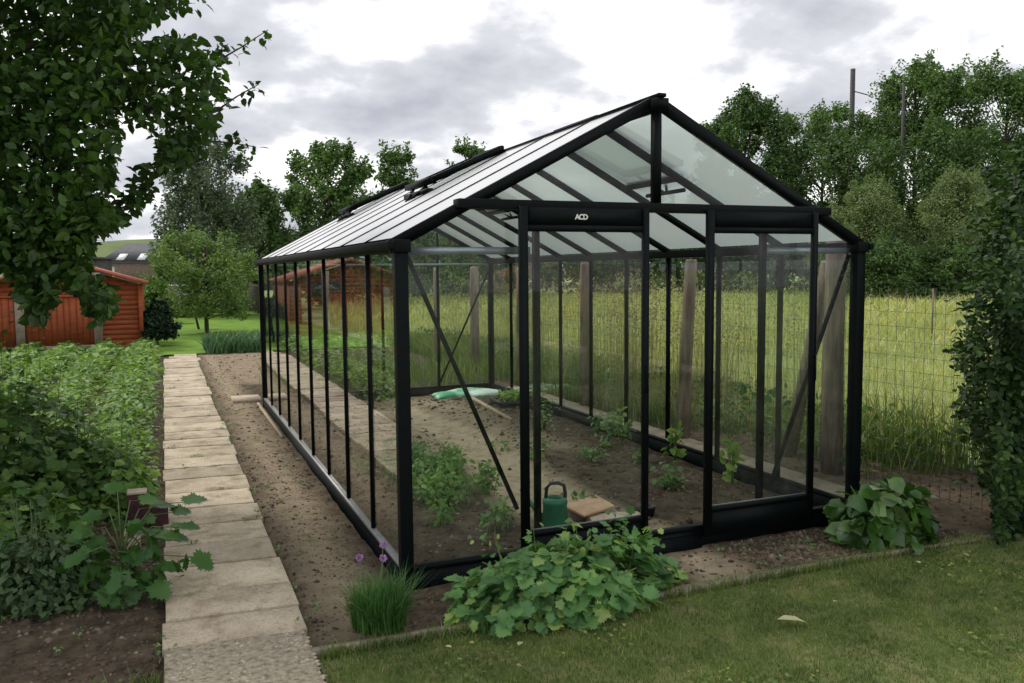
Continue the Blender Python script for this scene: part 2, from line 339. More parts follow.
def box_mask(X,Y,x0,x1,y0,y1,s=.12):
    f=lambda t: np.clip(t/s,0,1)
    return np.minimum(np.minimum(f(X-x0),f(x1-X)),np.minimum(f(Y-y0),f(y1-Y)))
def soil_h(X,Y):
    h=.035*(fbm(X*3,Y*3,3,1)-.45)+.028*(fbm(X*11,Y*11,3,5)-.45)
    inside=box_mask(X,Y,.12,2.96,.12,6.6)
    walk=box_mask(X+.12*np.sin(Y*1.3),Y,1.1,1.85,-.2,6.4,.25)
    h=h+inside*.05*(1-walk)
    flat=box_mask(X,Y,-1.27,-.53,-2,14.6,.05)
    edge=box_mask(X,Y,-.05,.12,-.05,7,.04)
    return h*(1-flat)-.03*flat+.0
def soil_s(X,Y):
    s=box_mask(X+.12*np.sin(Y*1.3),Y,1.02,1.92,.1,5.9,.25)*1.25
    s=np.maximum(s,box_mask(X,Y,1.32,2.0,-.75,.1,.3)*.8)
    s=np.maximum(s,box_mask(X,Y,.15,2.6,2.4,6.6,.6)*.62)
    s=np.maximum(s,box_mask(X,Y,-.62,-.02,-.6,14.6,.25)*.60)
    s=np.maximum(s,box_mask(X,Y,-.62,.9,9,15,.3)*.5)
    s=np.maximum(s,box_mask(X,Y,3.1,4.9,-.8,8,.4)*.15)
    s=np.maximum(s,box_mask(X,Y,-.3,1.3,-.7,.0,.3)*.12)
    s=np.maximum(s,box_mask(X,Y,1.9,3.4,-.7,.0,.3)*.3)
    return s
s=grid('soil',-7,5.0,-.60,14.6,.045,.012,M['soil'],soil_h,soil_s); tag(s,'bare brown garden soil around and inside the greenhouse','soil',kind='structure')
s=grid('border_soil',-7,-1.2,-4.4,-.60,.05,.012,M['soil'],soil_h,lambda X,Y:0*X+.0); tag(s,'dark bare soil in the near left border','soil',kind='structure')
l=grid('lawn',-.58,9,-7,-.615,.06,.0,M['lawn'],lambda X,Y:.03*(fbm(X*1.5,Y*1.5,3,9)-.3)); tag(l,'mown lawn in front of the greenhouse','lawn',kind='structure')
l=grid('far_lawn',-9,3.4,14.9,60,.5,.01,M['farlawn']); tag(l,'bright green lawn beyond the end of the path','lawn',kind='structure')
# concrete strip along the right wall
nt=M['slab'].node_tree; p=[n for n in nt.nodes if n.type=='BSDF_PRINCIPLED'][0]; src=p.inputs['Base Color'].links[0].from_socket
oi=N_(nt,'ShaderNodeObjectInfo'); mr=N_(nt,'ShaderNodeMapRange'); mr.inputs[3].default_value=.80; mr.inputs[4].default_value=1.12; nt.links.new(oi.outputs['Random'],mr.inputs[0])
mm=N_(nt,'ShaderNodeMix',data_type='RGBA',blend_type='MULTIPLY'); mm.inputs[0].default_value=1; nt.links.new(src,mm.inputs[6]); nt.links.new(mr.outputs[0],mm.inputs[7]); nt.links.new(mm.outputs[2],p.inputs['Base Color'])
c=MB().box(3.12,-.02,-.02,3.58,6.9,.05).build('edging_path',M['slab']); tag(c,'narrow pale concrete strip along the right wall of the greenhouse','path',kind='structure')
# hill
hc=at(120,270,260); hm=[];n=40;hx=[]
mb=MB(); vs=[];fs=[]
for j in range(9):
    for i in range(n):
        u=(i/(n-1)*2-1); v=j/8
        z=14.5*math.exp(-(u*1.6)**2)*math.sin(v*math.pi/2)**1.3
        p=hc+RT*u*150+_fw*(v*110-60); vs.append((p[0],p[1],z-.1))
for j in range(8):
    for i in range(n-1): fs.append((j*n+i,j*n+i+1,(j+1)*n+i+1,(j+1)*n+i))
o=mb.add(vs,fs).build('hill',M['hill'],smooth=True); tag(o,'low green hill behind the dark roofed house','hill',kind='structure')

# ------------------------------------------------------------------ path slabs
ordn=['nearest','second','third','fourth','fifth','sixth','seventh','eighth','ninth','tenth','eleventh','twelfth','thirteenth','fourteenth','fifteenth','sixteenth','seventeenth','eighteenth','nineteenth','twentieth','twenty-first','twenty-second','twenty-third','twenty-fourth','twenty-fifth','twenty-sixth','twenty-seventh','twenty-eighth','twenty-ninth','thirtieth','thirty-first','thirty-second','thirty-third','thirty-fourth','thirty-fifth','thirty-sixth']
edges=[-.98,-.33,.0,.36,.80,1.22,1.66]
while edges[-1]<14.3: edges.append(edges[-1]+RNG.uniform(.42,.52))
ns=len(edges)-1
for i in range(ns):
    y0,y1=edges[i]+RNG.uniform(.006,.016),edges[i+1]-RNG.uniform(.006,.016)
    xl,xr=-1.205+RNG.uniform(-.012,.012),-.585+RNG.uniform(-.02,.02)
    if i>=ns-2: xl+=.1*(i-ns+3)
    if i==ns-3: xr+=.05
    sk=.045+RNG.uniform(-.01,.01); z=.026+RNG.uniform(-.005,.005)
    nx=8; V=[];Fq=[]
    for k in range(nx+1):
        t=k/nx; x=xl+(xr-xl)*t; j0=RNG.uniform(-.006,.006); j1=RNG.uniform(-.006,.006); zz=z+RNG.uniform(-.002,.002)
        off=(t-.5)*-sk*1.0
        V+=[(x,y0+off+j0,-.03),(x,y0+off+j0,zz),(x,y1+off+j1,zz),(x,y1+off+j1,-.03)]
    for k in range(nx):
        b=4*k
        Fq+=[(b,b+4,b+5,b+1),(b+1,b+5,b+6,b+2),(b+2,b+6,b+7,b+3)]
    Fq+=[(0,1,2,3),(4*nx+3,4*nx+2,4*nx+1,4*nx)]
    o=MB().add(V,Fq).build('paving_slab',M['pebbledash'] if i==0 else M['slab'],origin=((xl+xr)/2,(y0+y1)/2,0),bevel=.005)
    if i==0: lab='nearest paving slab of the path, its surface worn down to rough pebbles'
    elif i==ns-1: lab='farthest pale concrete paving slab, where the path meets the far lawn'
    else: lab=f'{ordn[i]} concrete paving slab of the straight path, counted from the pebbly near end'
    tag(o,lab,'paving slab','paving slabs of the garden path')
o=MB().box(-.36,7.25,0,.0,7.72,.045).build('paving_slab',M['slab'],origin=(-.18,7.5,0)); tag(o,'loose concrete slab lying on bare soil against the greenhouse left wall','paving slab')

# pebbles and soil crumbs
def blobs(pos,size,squash=.7):
    base=np.array([(1,0,0),(0,1,0),(-1,0,0),(0,-1,0),(0,0,1),(0,0,-1)],float)
    N=len(pos); V=base[None]*RNG.uniform(.55,1.2,(N,6,1))*size[:,None,None]; V[:,:,2]*=squash; V=V+pos[:,None,:]
    F=np.array([0,1,4,1,2,4,2,3,4,3,0,4,1,0,5,2,1,5,3,2,5,0,3,5])
    return V.reshape(-1,3),(np.arange(N)[:,None]*6+F[None]).ravel(),np.full(N*8,3)
def scatter(n,x0,x1,y0,y1):
    return np.stack([RNG.uniform(x0,x1,n),RNG.uniform(y0,y1,n)],1)
def onsoil(xy): return np.column_stack([xy, .012+soil_h(xy[:,0],xy[:,1])])
P=[]
for n,b,sz in ((3600,(-.56,-.05,-.55,4),.007),(900,(-.56,-.05,4,14),.012),(5200,(.12,2.98,.1,6.5),.016),(2600,(1.9,3.5,-.55,-.06),.013),(1000,(-.3,1.9,-.55,-.06),.011),
               (6500,(-3.2,-1.24,-2.2,2.2),.014),(900,(3.4,4.9,-.55,3),.014),(300,(-.3,.9,9,14),.016)):
    p=onsoil(scatter(n,*b)); w=soil_s(p[:,0],p[:,1]); keep=RNG.uniform(0,1,n)>w*.75; p=p[keep]; P.append(blobs(p,sz*RNG.lognormal(-.2,.5,len(p))))
o=foliage('soil_crumbs',P,M['clod']); tag(o,'loose crumbs and clods of earth over the bare soil','soil',kind='stuff')
p=scatter(520,-1.19,-.59,-.98,-.36); p=np.column_stack([p,np.full(len(p),.026)])
o=foliage('gravel',[blobs(p,RNG.uniform(.008,.02,len(p)),.5)],M['palestone']); tag(o,'pale pebbles standing out of the worn near end of the path','gravel',kind='stuff')
# edging kerb of the lawn
V=[];xs=np.linspace(-.6,3.6,30)
mb=MB()
pts=[(x,-.60-.02*math.sin(x*1.1)-(.05*max(0,x-2.4)),.012+.004*math.sin(x*5)) for x in xs]
for a,b in zip(pts[:-1],pts[1:]):
    pass
vs=[];fs=[]
for i,(x,y,z) in enumerate(pts):
    w=.022; zz=z+.018
    vs+=[(x,y-w,-.04),(x,y-w,zz),(x,y+w,zz),(x,y+w,-.04)]
for i in range(len(pts)-1):
    b=4*i; fs+=[(b,b+4,b+5,b+1),(b+1,b+5,b+6,b+2),(b+2,b+6,b+7,b+3)]
fs+=[(0,1,2,3),(4*len(pts)-1,4*len(pts)-2,4*len(pts)-3,4*len(pts)-4)]
o=mb.add(vs,fs).build('edging_kerb',M['kerb'],origin=(1.5,-.6,0)); tag(o,'thin weathered edging kerb between the mown lawn and the greenhouse border','kerb')

# ------------------------------------------------------------------ greenhouse
W,L,HE,HR,HS=3.083,6.794,1.85,2.665,.12
NB=9; BY=L/NB; BX=W/4
gh=empty('greenhouse',(0,0,0)); tag(gh,'large gabled glass greenhouse with black metal frame and two sliding doors','greenhouse')
FM=M['frame']
mb=MB()
mb.box(-.03,-.03,-.05,W+.03,.02,HS-.01); mb.box(-.03,L-.02,-.05,W+.03,L+.03,HS-.01)
mb.box(-.03,.02,-.05,.02,L-.02,HS-.01); mb.box(W-.02,.02,-.05,W+.03,L-.02,HS-.01)
mb.build('base_plinth',FM,gh)
mb=MB(); mb.box(-.026,.05,HS-.010,.010,L-.05,HS+.008); mb.build('sill_rail',M['sill'],gh)
mb=MB(); mb.box(W-.012,.05,HS-.008,W+.034,L-.05,HS+.014); mb.build('sill_rail',FM,gh)
mb=MB(); mb.box(.05,-.036,HS-.008,W-.05,.012,HS+.016); mb.build('sill_rail',FM,gh)
mb=MB(); mb.box(.05,L-.012,HS-.008,W-.05,L+.034,HS+.014); mb.build('sill_rail',FM,gh)
for x in (0,W):
    for y in (0,L):
        MB().box(x-.034,y-.034,-.05,x+.034,y+.034,HE+.0).build('corner_post',FM,gh,bevel=.004)
for x,sg in ((0,-1),(W,1)):
    for k in range(1,NB):
        MB().box(x-.016,k*BY-.014,HS+.014,x+.016,k*BY+.014,HE-.04).build('glazing_bar',FM,gh)
    for k in range(NB):
        a=k*BY+.012; b=(k+1)*BY-.012
        MB().add([(x+sg*.004,a,HS),(x+sg*.004,b,HS),(x+sg*.004,b,HE-.03),(x+sg*.004,a,HE-.03)],[(0,1,2,3)]).build('glass_pane',M['glass'],gh)
    mb=MB(); mb.box(x-.045,-.05,HE-.045,x+.045,L+.05,HE+.02)
    xo=x+sg*.075; mb.box(min(x+sg*.045,xo),-.06,HE-.03,max(x+sg*.045,xo),L+.06,HE+.012)
    mb.build('gutter_beam',FM,gh,bevel=.003)
# roof
SL=(HR-HE)/(W/2)
def roofz(x): return HE+SL*min(x,W-x)
mb=MB(); mb.bar((W/2,-.06,HR-.01),(W/2,L+.06,HR-.01),.09,.06); mb.build('ridge_beam',FM,gh)
mb=MB(); mb.bar((W/2,-.065,HR+.035),(W/2,L+.065,HR+.035),.05,.02); mb.build('ridge_cap',FM,gh)
for sd in (0,1):
    ex=0 if sd==0 else W
    for k in range(0,NB+1):
        y=k*BY; edge=k in (0,NB)
        w,h=(.042,.062) if edge else (.022,.055)
        yy=y+(.012 if k==0 else -.012 if k==NB else 0)
        x0=ex+(-.06 if sd==0 else .06)*(1 if edge else .2)
        z0=HE+SL*(-.06*(1 if edge else .2))
        dz=.014 if edge else .012
        MB().bar((x0,yy,z0+dz),(W/2+(-.03 if sd==0 else .03),yy,HR-SL*.03+dz),w,h).build('rafter',FM,gh)
    for k in range(NB):
        a=k*BY+.014; b=(k+1)*BY-.014; xe=ex; 
        MB().add([(xe,a,HE+.036),(xe,b,HE+.036),(W/2+(-.04 if sd==0 else .04),b,HR+.036-SL*.04),(W/2+(-.04 if sd==0 else .04),a,HR+.036-SL*.04)],[(0,1,2,3)]).build('roof_pane',M['roofglass'],gh)
def vent(sd,k,lift):
    y0,y1=k*BY+.02,(k+1)*BY-.02; s=1 if sd==0 else -1
    hx=W/2-s*.05; lx=W/2-s*.66
    hz=HR-SL*.05+.075; lz=HR-SL*.66+.075+lift
    mb=MB()
    for y in (y0,y1): mb.bar((hx,y,hz),(lx,y,lz),.035,.05)
    mb.bar((hx,y0+.02,hz),(hx,y1-.02,hz),.04,.045); mb.bar((lx,y0-.017,lz),(lx,y1+.017,lz),.06,.045)
    v=mb.build('roof_vent',FM,gh)
    MB().add([(hx,y0+.018,hz+.012),(hx,y1-.018,hz+.012),(lx,y1-.018,lz+.012),(lx,y0+.018,lz+.012)],[(0,1,2,3)]).build('vent_pane',M['roofglass'],v)
    mb=MB()
    mb.bar((lx,(y0+y1)/2-.2,lz-.03),(lx-s*.12,(y0+y1)/2-.02,HE+SL*.62*1.0+.1),.018,.018); mb.bar((lx,(y0+y1)/2+.2,lz-.03),(lx-s*.12,(y0+y1)/2+.02,HE+SL*.62+.1),.018,.018)
    mb.tube([(lx-s*.12,(y0+y1)/2-.25,HE+SL*.62+.09),(lx-s*.12,(y0+y1)/2+.25,HE+SL*.62+.09)],.016,8)
    mb.build('vent_opener',FM,v)
    mb=MB(); mb.bar((lx-s*.02,y0,lz-lift-.045),(lx-s*.02,y1,lz-lift-.045),.05,.05); mb.build('vent_purlin',FM,gh)
vent(0,3,.045); vent(0,7,.045); vent(1,1,.05); vent(1,5,.045)
# front wall
mb=MB(); mb.box(.30,-.075,2.035,W-.30,.02,2.085); mb.build('door_rail',FM,gh,bevel=.003)
for x in (BX,3*BX):
    MB().box(x-.015,-.02,HS+.016,x+.015,.02,2.035).build('glazing_bar',FM,gh)
MB().box(W/2-.02,-.025,2.085,W/2+.02,.03,HR-.05).build('king_post',FM,gh)
def pane(poly,y,parent=gh,name='glass_pane',mat='glass'):
    return MB().add([(x,y,z) for x,z in poly],[tuple(range(len(poly)))]).build(name,M[mat],parent)
pane([(.04,HS),(BX-.018,HS),(BX-.018,2.04),(.37,2.04),(.04,HE+.02)],.003)
pane([(W-.04,HS),(3*BX+.018,HS),(3*BX+.018,2.04),(W-.37,2.04),(W-.04,HE+.02)],.003)
pane([(.38,2.085),(W/2-.026,2.085),(W/2-.026,HR-.06)],.003); pane([(W-.38,2.085),(W/2+.026,2.085),(W/2+.026,HR-.06)],.003)
for x0,x1 in ((.042,BX-.02),(3*BX+.02,W-.042)):
    MB().box(x0,.03,1.795,x1,.06,1.835).build('tie_bar',M['bar'],gh)
mb=MB(); mb.bar((.045,.035,1.79),(.66,.035,.36),.022,.018,up=(0,1,0)); mb.build('diagonal_brace',FM,gh)
mb=MB(); mb.bar((W-.045,.035,1.79),(W-.66,.035,.30),.022,.018,up=(0,1,0)); mb.build('diagonal_brace',FM,gh)
mb=MB(); mb.bar((W-.045,L-.03,1.7),(W-.78,L-.03,.16),.022,.018,up=(0,1,0)); mb.build('diagonal_brace',FM,gh)
mb=MB(); mb.bar((.03,L-.05,1.78),(.03,L-BY*2,.2),.02,.02,up=(1,0,0)); mb.build('diagonal_brace',FM,gh)
# rear wall
for k in (1,2,3):
    MB().box(k*BX-.016,L-.02,HS+.014,k*BX+.016,L+.016,roofz(k*BX)-.03).build('glazing_bar',FM,gh)
for k in range(4):
    a,b=k*BX+.015,(k+1)*BX-.015
    pane([(a,HS),(b,HS),(b,roofz(b)),(a,roofz(a))],L+.004)
MB().box(.045,L-.05,1.785,W-.045,L-.025,1.815).build('tie_bar',M['bar'],gh)
# sliding doors
def door(x0,x1,letters):
    y0,y1=-.108,-.08; wl,wr=(.046,.036)
    mb=MB(); mb.box(x0,y0,.085,x0+wl,y1,2.05); mb.box(x1-wr,y0,.085,x1,y1,2.05)
    mb.box(x0+wl,y0+.002,1.915,x1-wr,y1,1.95); mb.box(x0+wl,y0+.002,.235,x1-wr,y1,.262)
    d=mb.build('sliding_door',FM,gh)
    MB().box(x0+wl,y0+.008,1.95,x1-wr,y1-.004,2.045).build('header_panel',FM,d)
    MB().box(x0+wl,y0+.008,.09,x1-wr,y1-.004,.235).build('kick_panel',FM,d)
    pane([(x0+wl,.262),(x1-wr,.262),(x1-wr,1.915),(x0+wl,1.915)],-.097,d)
    mb=MB(); mb.tube([(x1-.02,y0-.001,1.0),(x1-.02,y0-.02,1.0),(x1-.02,y0-.02,1.15),(x1-.02,y0-.001,1.15)],.006,6); mb.build('door_handle',FM,d)
    MB().box(x0+wl,y1-.002,.262,x1-wr,y1+.004,.27).build('sill_strip',M['sill'],d)
    if letters:
        cu=bpy.data.curves.new('lettering','FONT'); cu.body='ACD'; cu.size=.04; cu.align_x='CENTER'; cu.align_y='CENTER'; cu.extrude=.001; cu.offset=.0012; cu.space_character=.84
        to=bpy.data.objects.new('lettering',cu); COL.objects.link(to); to.rotation_euler=(math.pi/2,0,0); to.location=((x0+x1)/2-.03,y0+.005,1.995); to.scale=(1.0,1,1)
        bpy.context.view_layer.update(); dg=bpy.context.evaluated_depsgraph_get()
        me=bpy.data.meshes.new_from_object(to.evaluated_get(dg)); me.transform(to.matrix_world); bpy.data.objects.remove(to)
        me.materials.clear(); me.materials.append(M['white']); o=link('lettering',me,d); tag(o,'white lettering reading ACD on the black door header')
door(.632,1.432,True); door(1.832,2.652,False)
MB().box(W/2-.35,-.06,-.05,W/2+.30,-.032,.085).build('threshold',FM,gh)

# ------------------------------------------------------------------ things in the greenhouse
wc=empty('watering_can',(1.17,.62,.03)); tag(wc,'green plastic watering can with dark arched handle just inside the greenhouse door','watering can')
MB().lathe([(.0,0),(.078,0),(.084,.02),(.080,.15),(.083,.155),(.083,.172),(.072,.195),(.055,.197),(.05,.17)],n=24).build('body',M['cangreen'],wc,local=True,smooth=True)
MB().tube([(.062,.0,.15),(.068,0,.22),(.06,0,.275),(.02,0,.292),(-.03,0,.29),(-.055,0,.26),(-.062,0,.18)],.0125,8).build('handle',M['black'],wc,local=True,smooth=True)
MB().tube([(-.07,0,.05),(-.14,.02,.13),(-.22,.04,.25)],[.02,.015,.012],8).build('spout',M['cangreen'],wc,local=True,smooth=True)
wc.rotation_euler=(0,0,-.3)
mb=MB(); mb.add([(1.37,.44,.0),(1.72,.36,.0),(1.77,.58,.0),(1.42,.66,.0),(1.37,.44,.075),(1.72,.36,.075),(1.77,.58,.075),(1.42,.66,.075)],[(0,3,2,1),(4,5,6,7),(0,1,5,4),(1,2,6,5),(2,3,7,6),(3,0,4,7)])
o=mb.build('stepping_block',M['palestone'],origin=(1.55,.5,0),bevel=.004); tag(o,'pale stone block on the greenhouse floor under the pinkish tile','stone block')
q=[(1.33,.86),(1.35,.56),(1.65,.68),(1.66,.98)]
o=MB().add([(x,y,.085) for x,y in q]+[(x,y,.102) for x,y in q],[(0,3,2,1),(4,5,6,7),(0,1,5,4),(1,2,6,5),(2,3,7,6),(3,0,4,7)]).build('floor_tile',M['pink'],origin=(1.5,.77,.085),bevel=.003)
tag(o,'flat square pinkish tile lying beside the green watering can','tile')
o=MB().box(1.36,.7,0,1.62,.92,.084).build('stepping_block',M['conc'],origin=(1.5,.8,0)); tag(o,'rough grey block holding up the back of the pinkish tile','stone block')
fp=MB().lathe([(0,0),(.036,0),(.05,.085),(.054,.086),(.054,.1),(.045,.1),(.04,.05),(0,.05)],(0,0,0),16).build('flower_pot',M['black'],origin=None,local=True,smooth=True); fp.location=(1.80,.50,.03)
tag(fp,'small black flower pot inside the gap between the two sliding doors','flower pot')
# sack of compost
n=24;m=14;vs=[];fs=[]
for j in range(m):
    for i in range(n):
        u=i/(n-1)*2-1; v=j/(m-1)*2-1
        e=(1-abs(u)**4)*(1-abs(v)**4); z=.07*e**.6*(1+.3*math.sin(u*5+v*3))
        vs.append((u*.5*(1-.04*abs(v)),v*.24*(1-.06*abs(u)),z))
for j in range(m-1):
    for i in range(n-1): fs.append((j*n+i,j*n+i+1,(j+1)*n+i+1,(j+1)*n+i))
fs.append(tuple(list(range(n))+[k*n+n-1 for k in range(1,m)]+[(m-1)*n+i for i in range(n-2,-1,-1)]+[k*n for k in range(m-2,0,-1)])[::-1])
o=MB().add(vs,fs).build('compost_sack',M['bag'],local=True,smooth=True); o.location=(2.56,6.28,.06); o.rotation_euler=(0,0,-.12)
tag(o,'flat white and green plastic sack lying by the rear wall of the greenhouse','sack')
tr=empty('seed_tray',(2.85,5.25,.06)); tag(tr,'black tray of bright green seedlings on the greenhouse floor','seed tray')
mb=MB(); mb.box(-.3,-.2,0,.3,.2,.02); mb.box(-.3,-.2,.02,-.28,.2,.08); mb.box(.28,-.2,.02,.3,.2,.08); mb.box(-.28,-.2,.02,.28,-.18,.08); mb.box(-.28,.18,.02,.28,.2,.08); mb.build('tray',M['black'],tr,local=True)
p=np.column_stack([scatter(420,2.59,3.11,5.08,5.42),RNG.uniform(.1,.24,420)]); foliage('seedlings',[leafset(p,.06,'oval',.8)],M['limeleaf'],tr)
o=MB().bar((2.5,6.0,.07),(2.36,4.3,.06),.05,.025).build('timber_lath',M['lath'],origin=(2.43,5.1,.06)); tag(o,'pale timber lath lying on the soil from the sack towards the door','lath')
o=MB().bar((-.075,7.0,.02),(-.075,4.55,.02),.03,.035).build('timber_lath',M['lath'],origin=(-.075,5.8,0)); tag(o,'long pale timber lath on the ground along the left wall outside','lath')

def plant(name,label,cat,x,y,h,r,n,size,shape,mat,group=None,stems=5,z0=.03,up=.7):
    t=empty(name,(x,y,z0)); tag(t,label,cat,group)
    mb=MB(); tips=[]
    for k in range(stems):
        a=RNG.uniform(0,6.28); rr=r*RNG.uniform(.2,.75); tip=(x+rr*math.cos(a),y+rr*math.sin(a),z0+h*RNG.uniform(.6,.95)); tips.append(tip)
        mb.tube([(x,y,z0-.03),(x+rr*.35*math.cos(a),y+rr*.35*math.sin(a),z0+h*.4),tip],[.006,.004,.002],5)
    mb.build('stem',M['stem'],t)
    tips=np.array(tips); i=RNG.integers(0,stems,n); f=RNG.uniform(.25,1.05,n)[:,None]
    b=np.array([x,y,z0]); pos=b+(tips[i]-b)*f+RNG.normal(size=(n,3))*np.array([r*.3,r*.3,h*.12]); pos[:,2]=np.maximum(pos[:,2],z0+.01)
    out=norm((pos-b)*np.array([1,1,.3]))
    foliage('leaves',[leafset(pos,size,shape,up,.2,out,.4)],mat,t); return t
for (x,y,h,r,n,sz,lab) in [(2.62,2.55,.32,.15,90,.06,'leggy young plant in the middle of the right soil bed'),
    (2.30,.98,.24,.16,60,.055,'small young plant growing just behind the right sliding door'),
    (2.86,3.2,.22,.13,40,.06,'young plant with broad leaves in the right bed behind the leggy one'),
    (2.55,1.85,.14,.09,24,.05,'small seedling between the two taller young plants of the right bed')]:
    plant('young_plant',lab,'plant',x,y,h,r,n,sz,'oval',M['weed'],'young plants in the right greenhouse bed',6,.06)
for (x,y,h,lab) in [(2.88,2.72,.3,'yellowish seedling against the right wall, farthest of three'),(2.9,1.86,.36,'lime green upright plant against the right wall, middle of three'),(2.86,1.0,.34,'lime green plant against the right wall, nearest of three')]:
    plant('wall_plant',lab,'plant',x,y,h,.09,40,.08,'oval',M['limeleaf'],'lime plants along the right glass wall',6,.06,up=.25)
for (x,y,h,r,n,sz,lab) in [(2.45,3.6,.2,.13,40,.055,'small plant at the far left end of the right soil bed'),(2.2,2.05,.16,.11,34,.05,'low plant at the path side of the right soil bed'),(2.75,4.2,.24,.14,46,.06,'plant in the right bed just in front of the seed tray')]:
    plant('young_plant',lab,'plant',x,y,h,r,n,sz,'oval',M['weed'],'young plants in the right greenhouse bed',6,.06)
jw=np.concatenate([np.column_stack([RNG.uniform(-1.19,-.6,30),np.array(edges)[RNG.integers(1,len(edges)-1,30)]]),np.column_stack([np.where(RNG.uniform(0,1,70)<.5,-1.22,-.57)+RNG.normal(0,.012,70),RNG.uniform(-.5,13,70)]),scatter(40,-.5,-.08,-.5,12),scatter(22,1.9,3.4,-.5,-.15),scatter(26,-2.6,-1.3,-1.5,.5)])
jp=np.repeat(jw,7,0)+RNG.normal(size=(7*len(jw),2))*.014; jp=np.column_stack([jp,RNG.uniform(.022,.045,len(jp))])
o=foliage('small_weeds',[leafset(jp,.022,'oval',.7),blades(np.column_stack([jp[::3,:2],np.full(len(jp[::3]),.012)]),RNG.uniform(.02,.06,len(jp[::3])),np.full(len(jp[::3]),.0035),.7)],M['weed']); tag(o,'tiny weeds in the path joints and scattered over the bare soil','weeds',kind='stuff')
# weeds of the left bed
cl=np.concatenate([RNG.normal([.66,1.9],[.24,.75],(30,2)),scatter(7,.9,2.8,.5,4.5)]); cl=cl[(cl[:,0]>.16)&(cl[:,0]<2.85)&(cl[:,1]>.45)]
P1=[];B1=[]
for i,(x,y) in enumerate(cl):
    hh_=RNG.uniform(.12,.30)*(1 if x<1.05 else .35); r_=RNG.uniform(.07,.15); m=int(70*hh_/.2)
    u=rdir(m)*(RNG.uniform(0,1,m)**.5)[:,None]; P1.append(np.array([x,y,.06+hh_*.55])+u*np.array([r_,r_,hh_*.5]))
    B1.append(np.column_stack([RNG.normal(x,r_*.4,16),RNG.normal(y,r_*.4,16),np.full(16,.03),RNG.uniform(.7,1.2,16)*hh_]))
q=np.concatenate(P1); q[:,2]=np.maximum(q[:,2],.05); B1=np.concatenate(B1)
o=foliage('weeds',[leafset(q,.05,'oval',.55,.3),blades(B1[:,:3],B1[:,3],np.full(len(B1),.006),.7)],M['weed']); tag(o,'low feathery green weeds covering the left greenhouse bed','weeds',kind='stuff')

# ------------------------------------------------------------------ border plants
def mound(name,label,cat,c,rx,ry,h,n,size,shape,mat,shoots=0,up=.8,stems=9,group=None,inner=.35,rough=.72):
    x,y=c; t=empty(name,(x,y,0)); tag(t,label,cat,group)
    mb=MB()
    for k in range(stems):
        a=RNG.uniform(0,6.28); q=RNG.uniform(.3,.85)
        mb.tube([(x,y,-.02),(x+rx*q*.5*math.cos(a),y+ry*q*.5*math.sin(a),h*.45),(x+rx*q*math.cos(a),y+ry*q*math.sin(a),h*.8)],[.010,.007,.003],5)
    pos=[];out=[]
    u=rdir(n); u[:,2]=np.abs(u[:,2]); rr=(inner+(1-inner)*RNG.uniform(0,1,n)**.5)
    lump=rough+(1.9-1.9*rough)*fbm(np.arctan2(u[:,1],u[:,0])*2.2+9+x*7,u[:,2]*3+4+y*5,3,21)
    p=u*(rr*lump)[:,None]*np.array([rx,ry,h])+np.array([x,y,.02]); pos.append(p); out.append(u)
    for k in range(shoots):
        a=RNG.uniform(0,6.28); q=RNG.uniform(0,.8); bx,by=x+rx*q*math.cos(a),y+ry*q*math.sin(a); hh=h*RNG.uniform(1.1,1.6)
        bm_=(x+(bx-x)*.8,y+(by-y)*.8,h*.45); mb.tube([(x,y,-.02),bm_,(bx+RNG.normal()*.03,by+RNG.normal()*.03,hh)],[.005,.0035,.0015],5)
        m=9; tt=np.linspace(.5,1.02,m); pp=np.column_stack([bx+RNG.normal(size=m)*.035,by+RNG.normal(size=m)*.035,h*.4+(hh-h*.4)*tt]); pos.append(pp); out.append(rdir(m))
    mb.build('stem',M['stem'],t)
    P=np.concatenate(pos); O=np.concatenate(out)
    sz=np.where(np.arange(len(P))<n,1,.55)
    N=len(P); nn=norm(rdir(N)*.62+O*.5+np.array([0,0,up])); d=O*np.array([1,1,-.4])+rdir(N)*.6; d=d-nn*np.sum(d*nn,1,keepdims=True)
    foliage('leaves',[leaves(P,d,nn,size*RNG.uniform(.5,1.35,N)*sz,shape)],mat,t); return t
mound('lobed_leaved_plant','spreading mound of pale lobed leaves growing in front of the left sliding door','plant',(.72,-.50),.70,.36,.28,1500,.068,'lobed',M['mallow'],shoots=15,rough=.45)
mound('broad_leaved_plant','clump of glossy oval leaves in front of the right greenhouse corner','plant',(2.93,-.40),.31,.27,.42,330,.115,'wide',M['hosta'],up=.3,rough=.6)
# chives
t=empty('chive_clump',(-.25,-.42,0)); tag(t,'grassy clump of chives with purple flowers at the near left greenhouse corner','plant')
n=1300; a=RNG.uniform(0,6.28,n); r=.125*np.sqrt(RNG.uniform(0,1,n)); p=np.column_stack([-.25+r*np.cos(a),-.42+r*np.sin(a),np.zeros(n)])
foliage('leaves',[blades(p,RNG.uniform(.14,.30,n),np.full(n,.0055),.55,.6)],M['chive'],t)
for x,y,z in ((-.30,-.24,.30),(-.21,-.36,.32),(-.19,-.28,.36)):
    mb=MB(); mb.tube([(-.25,-.40,.02),(x,y,z)],.0022,5); s=mb.build('flower_stalk',M['stem'],t)
    u=rdir(60); foliage('flower_head',[leaves(np.array([x,y,z])+u*.006,u,np.cross(u,rdir(60)),np.full(60,.016),'dia')],M['purple'],s)
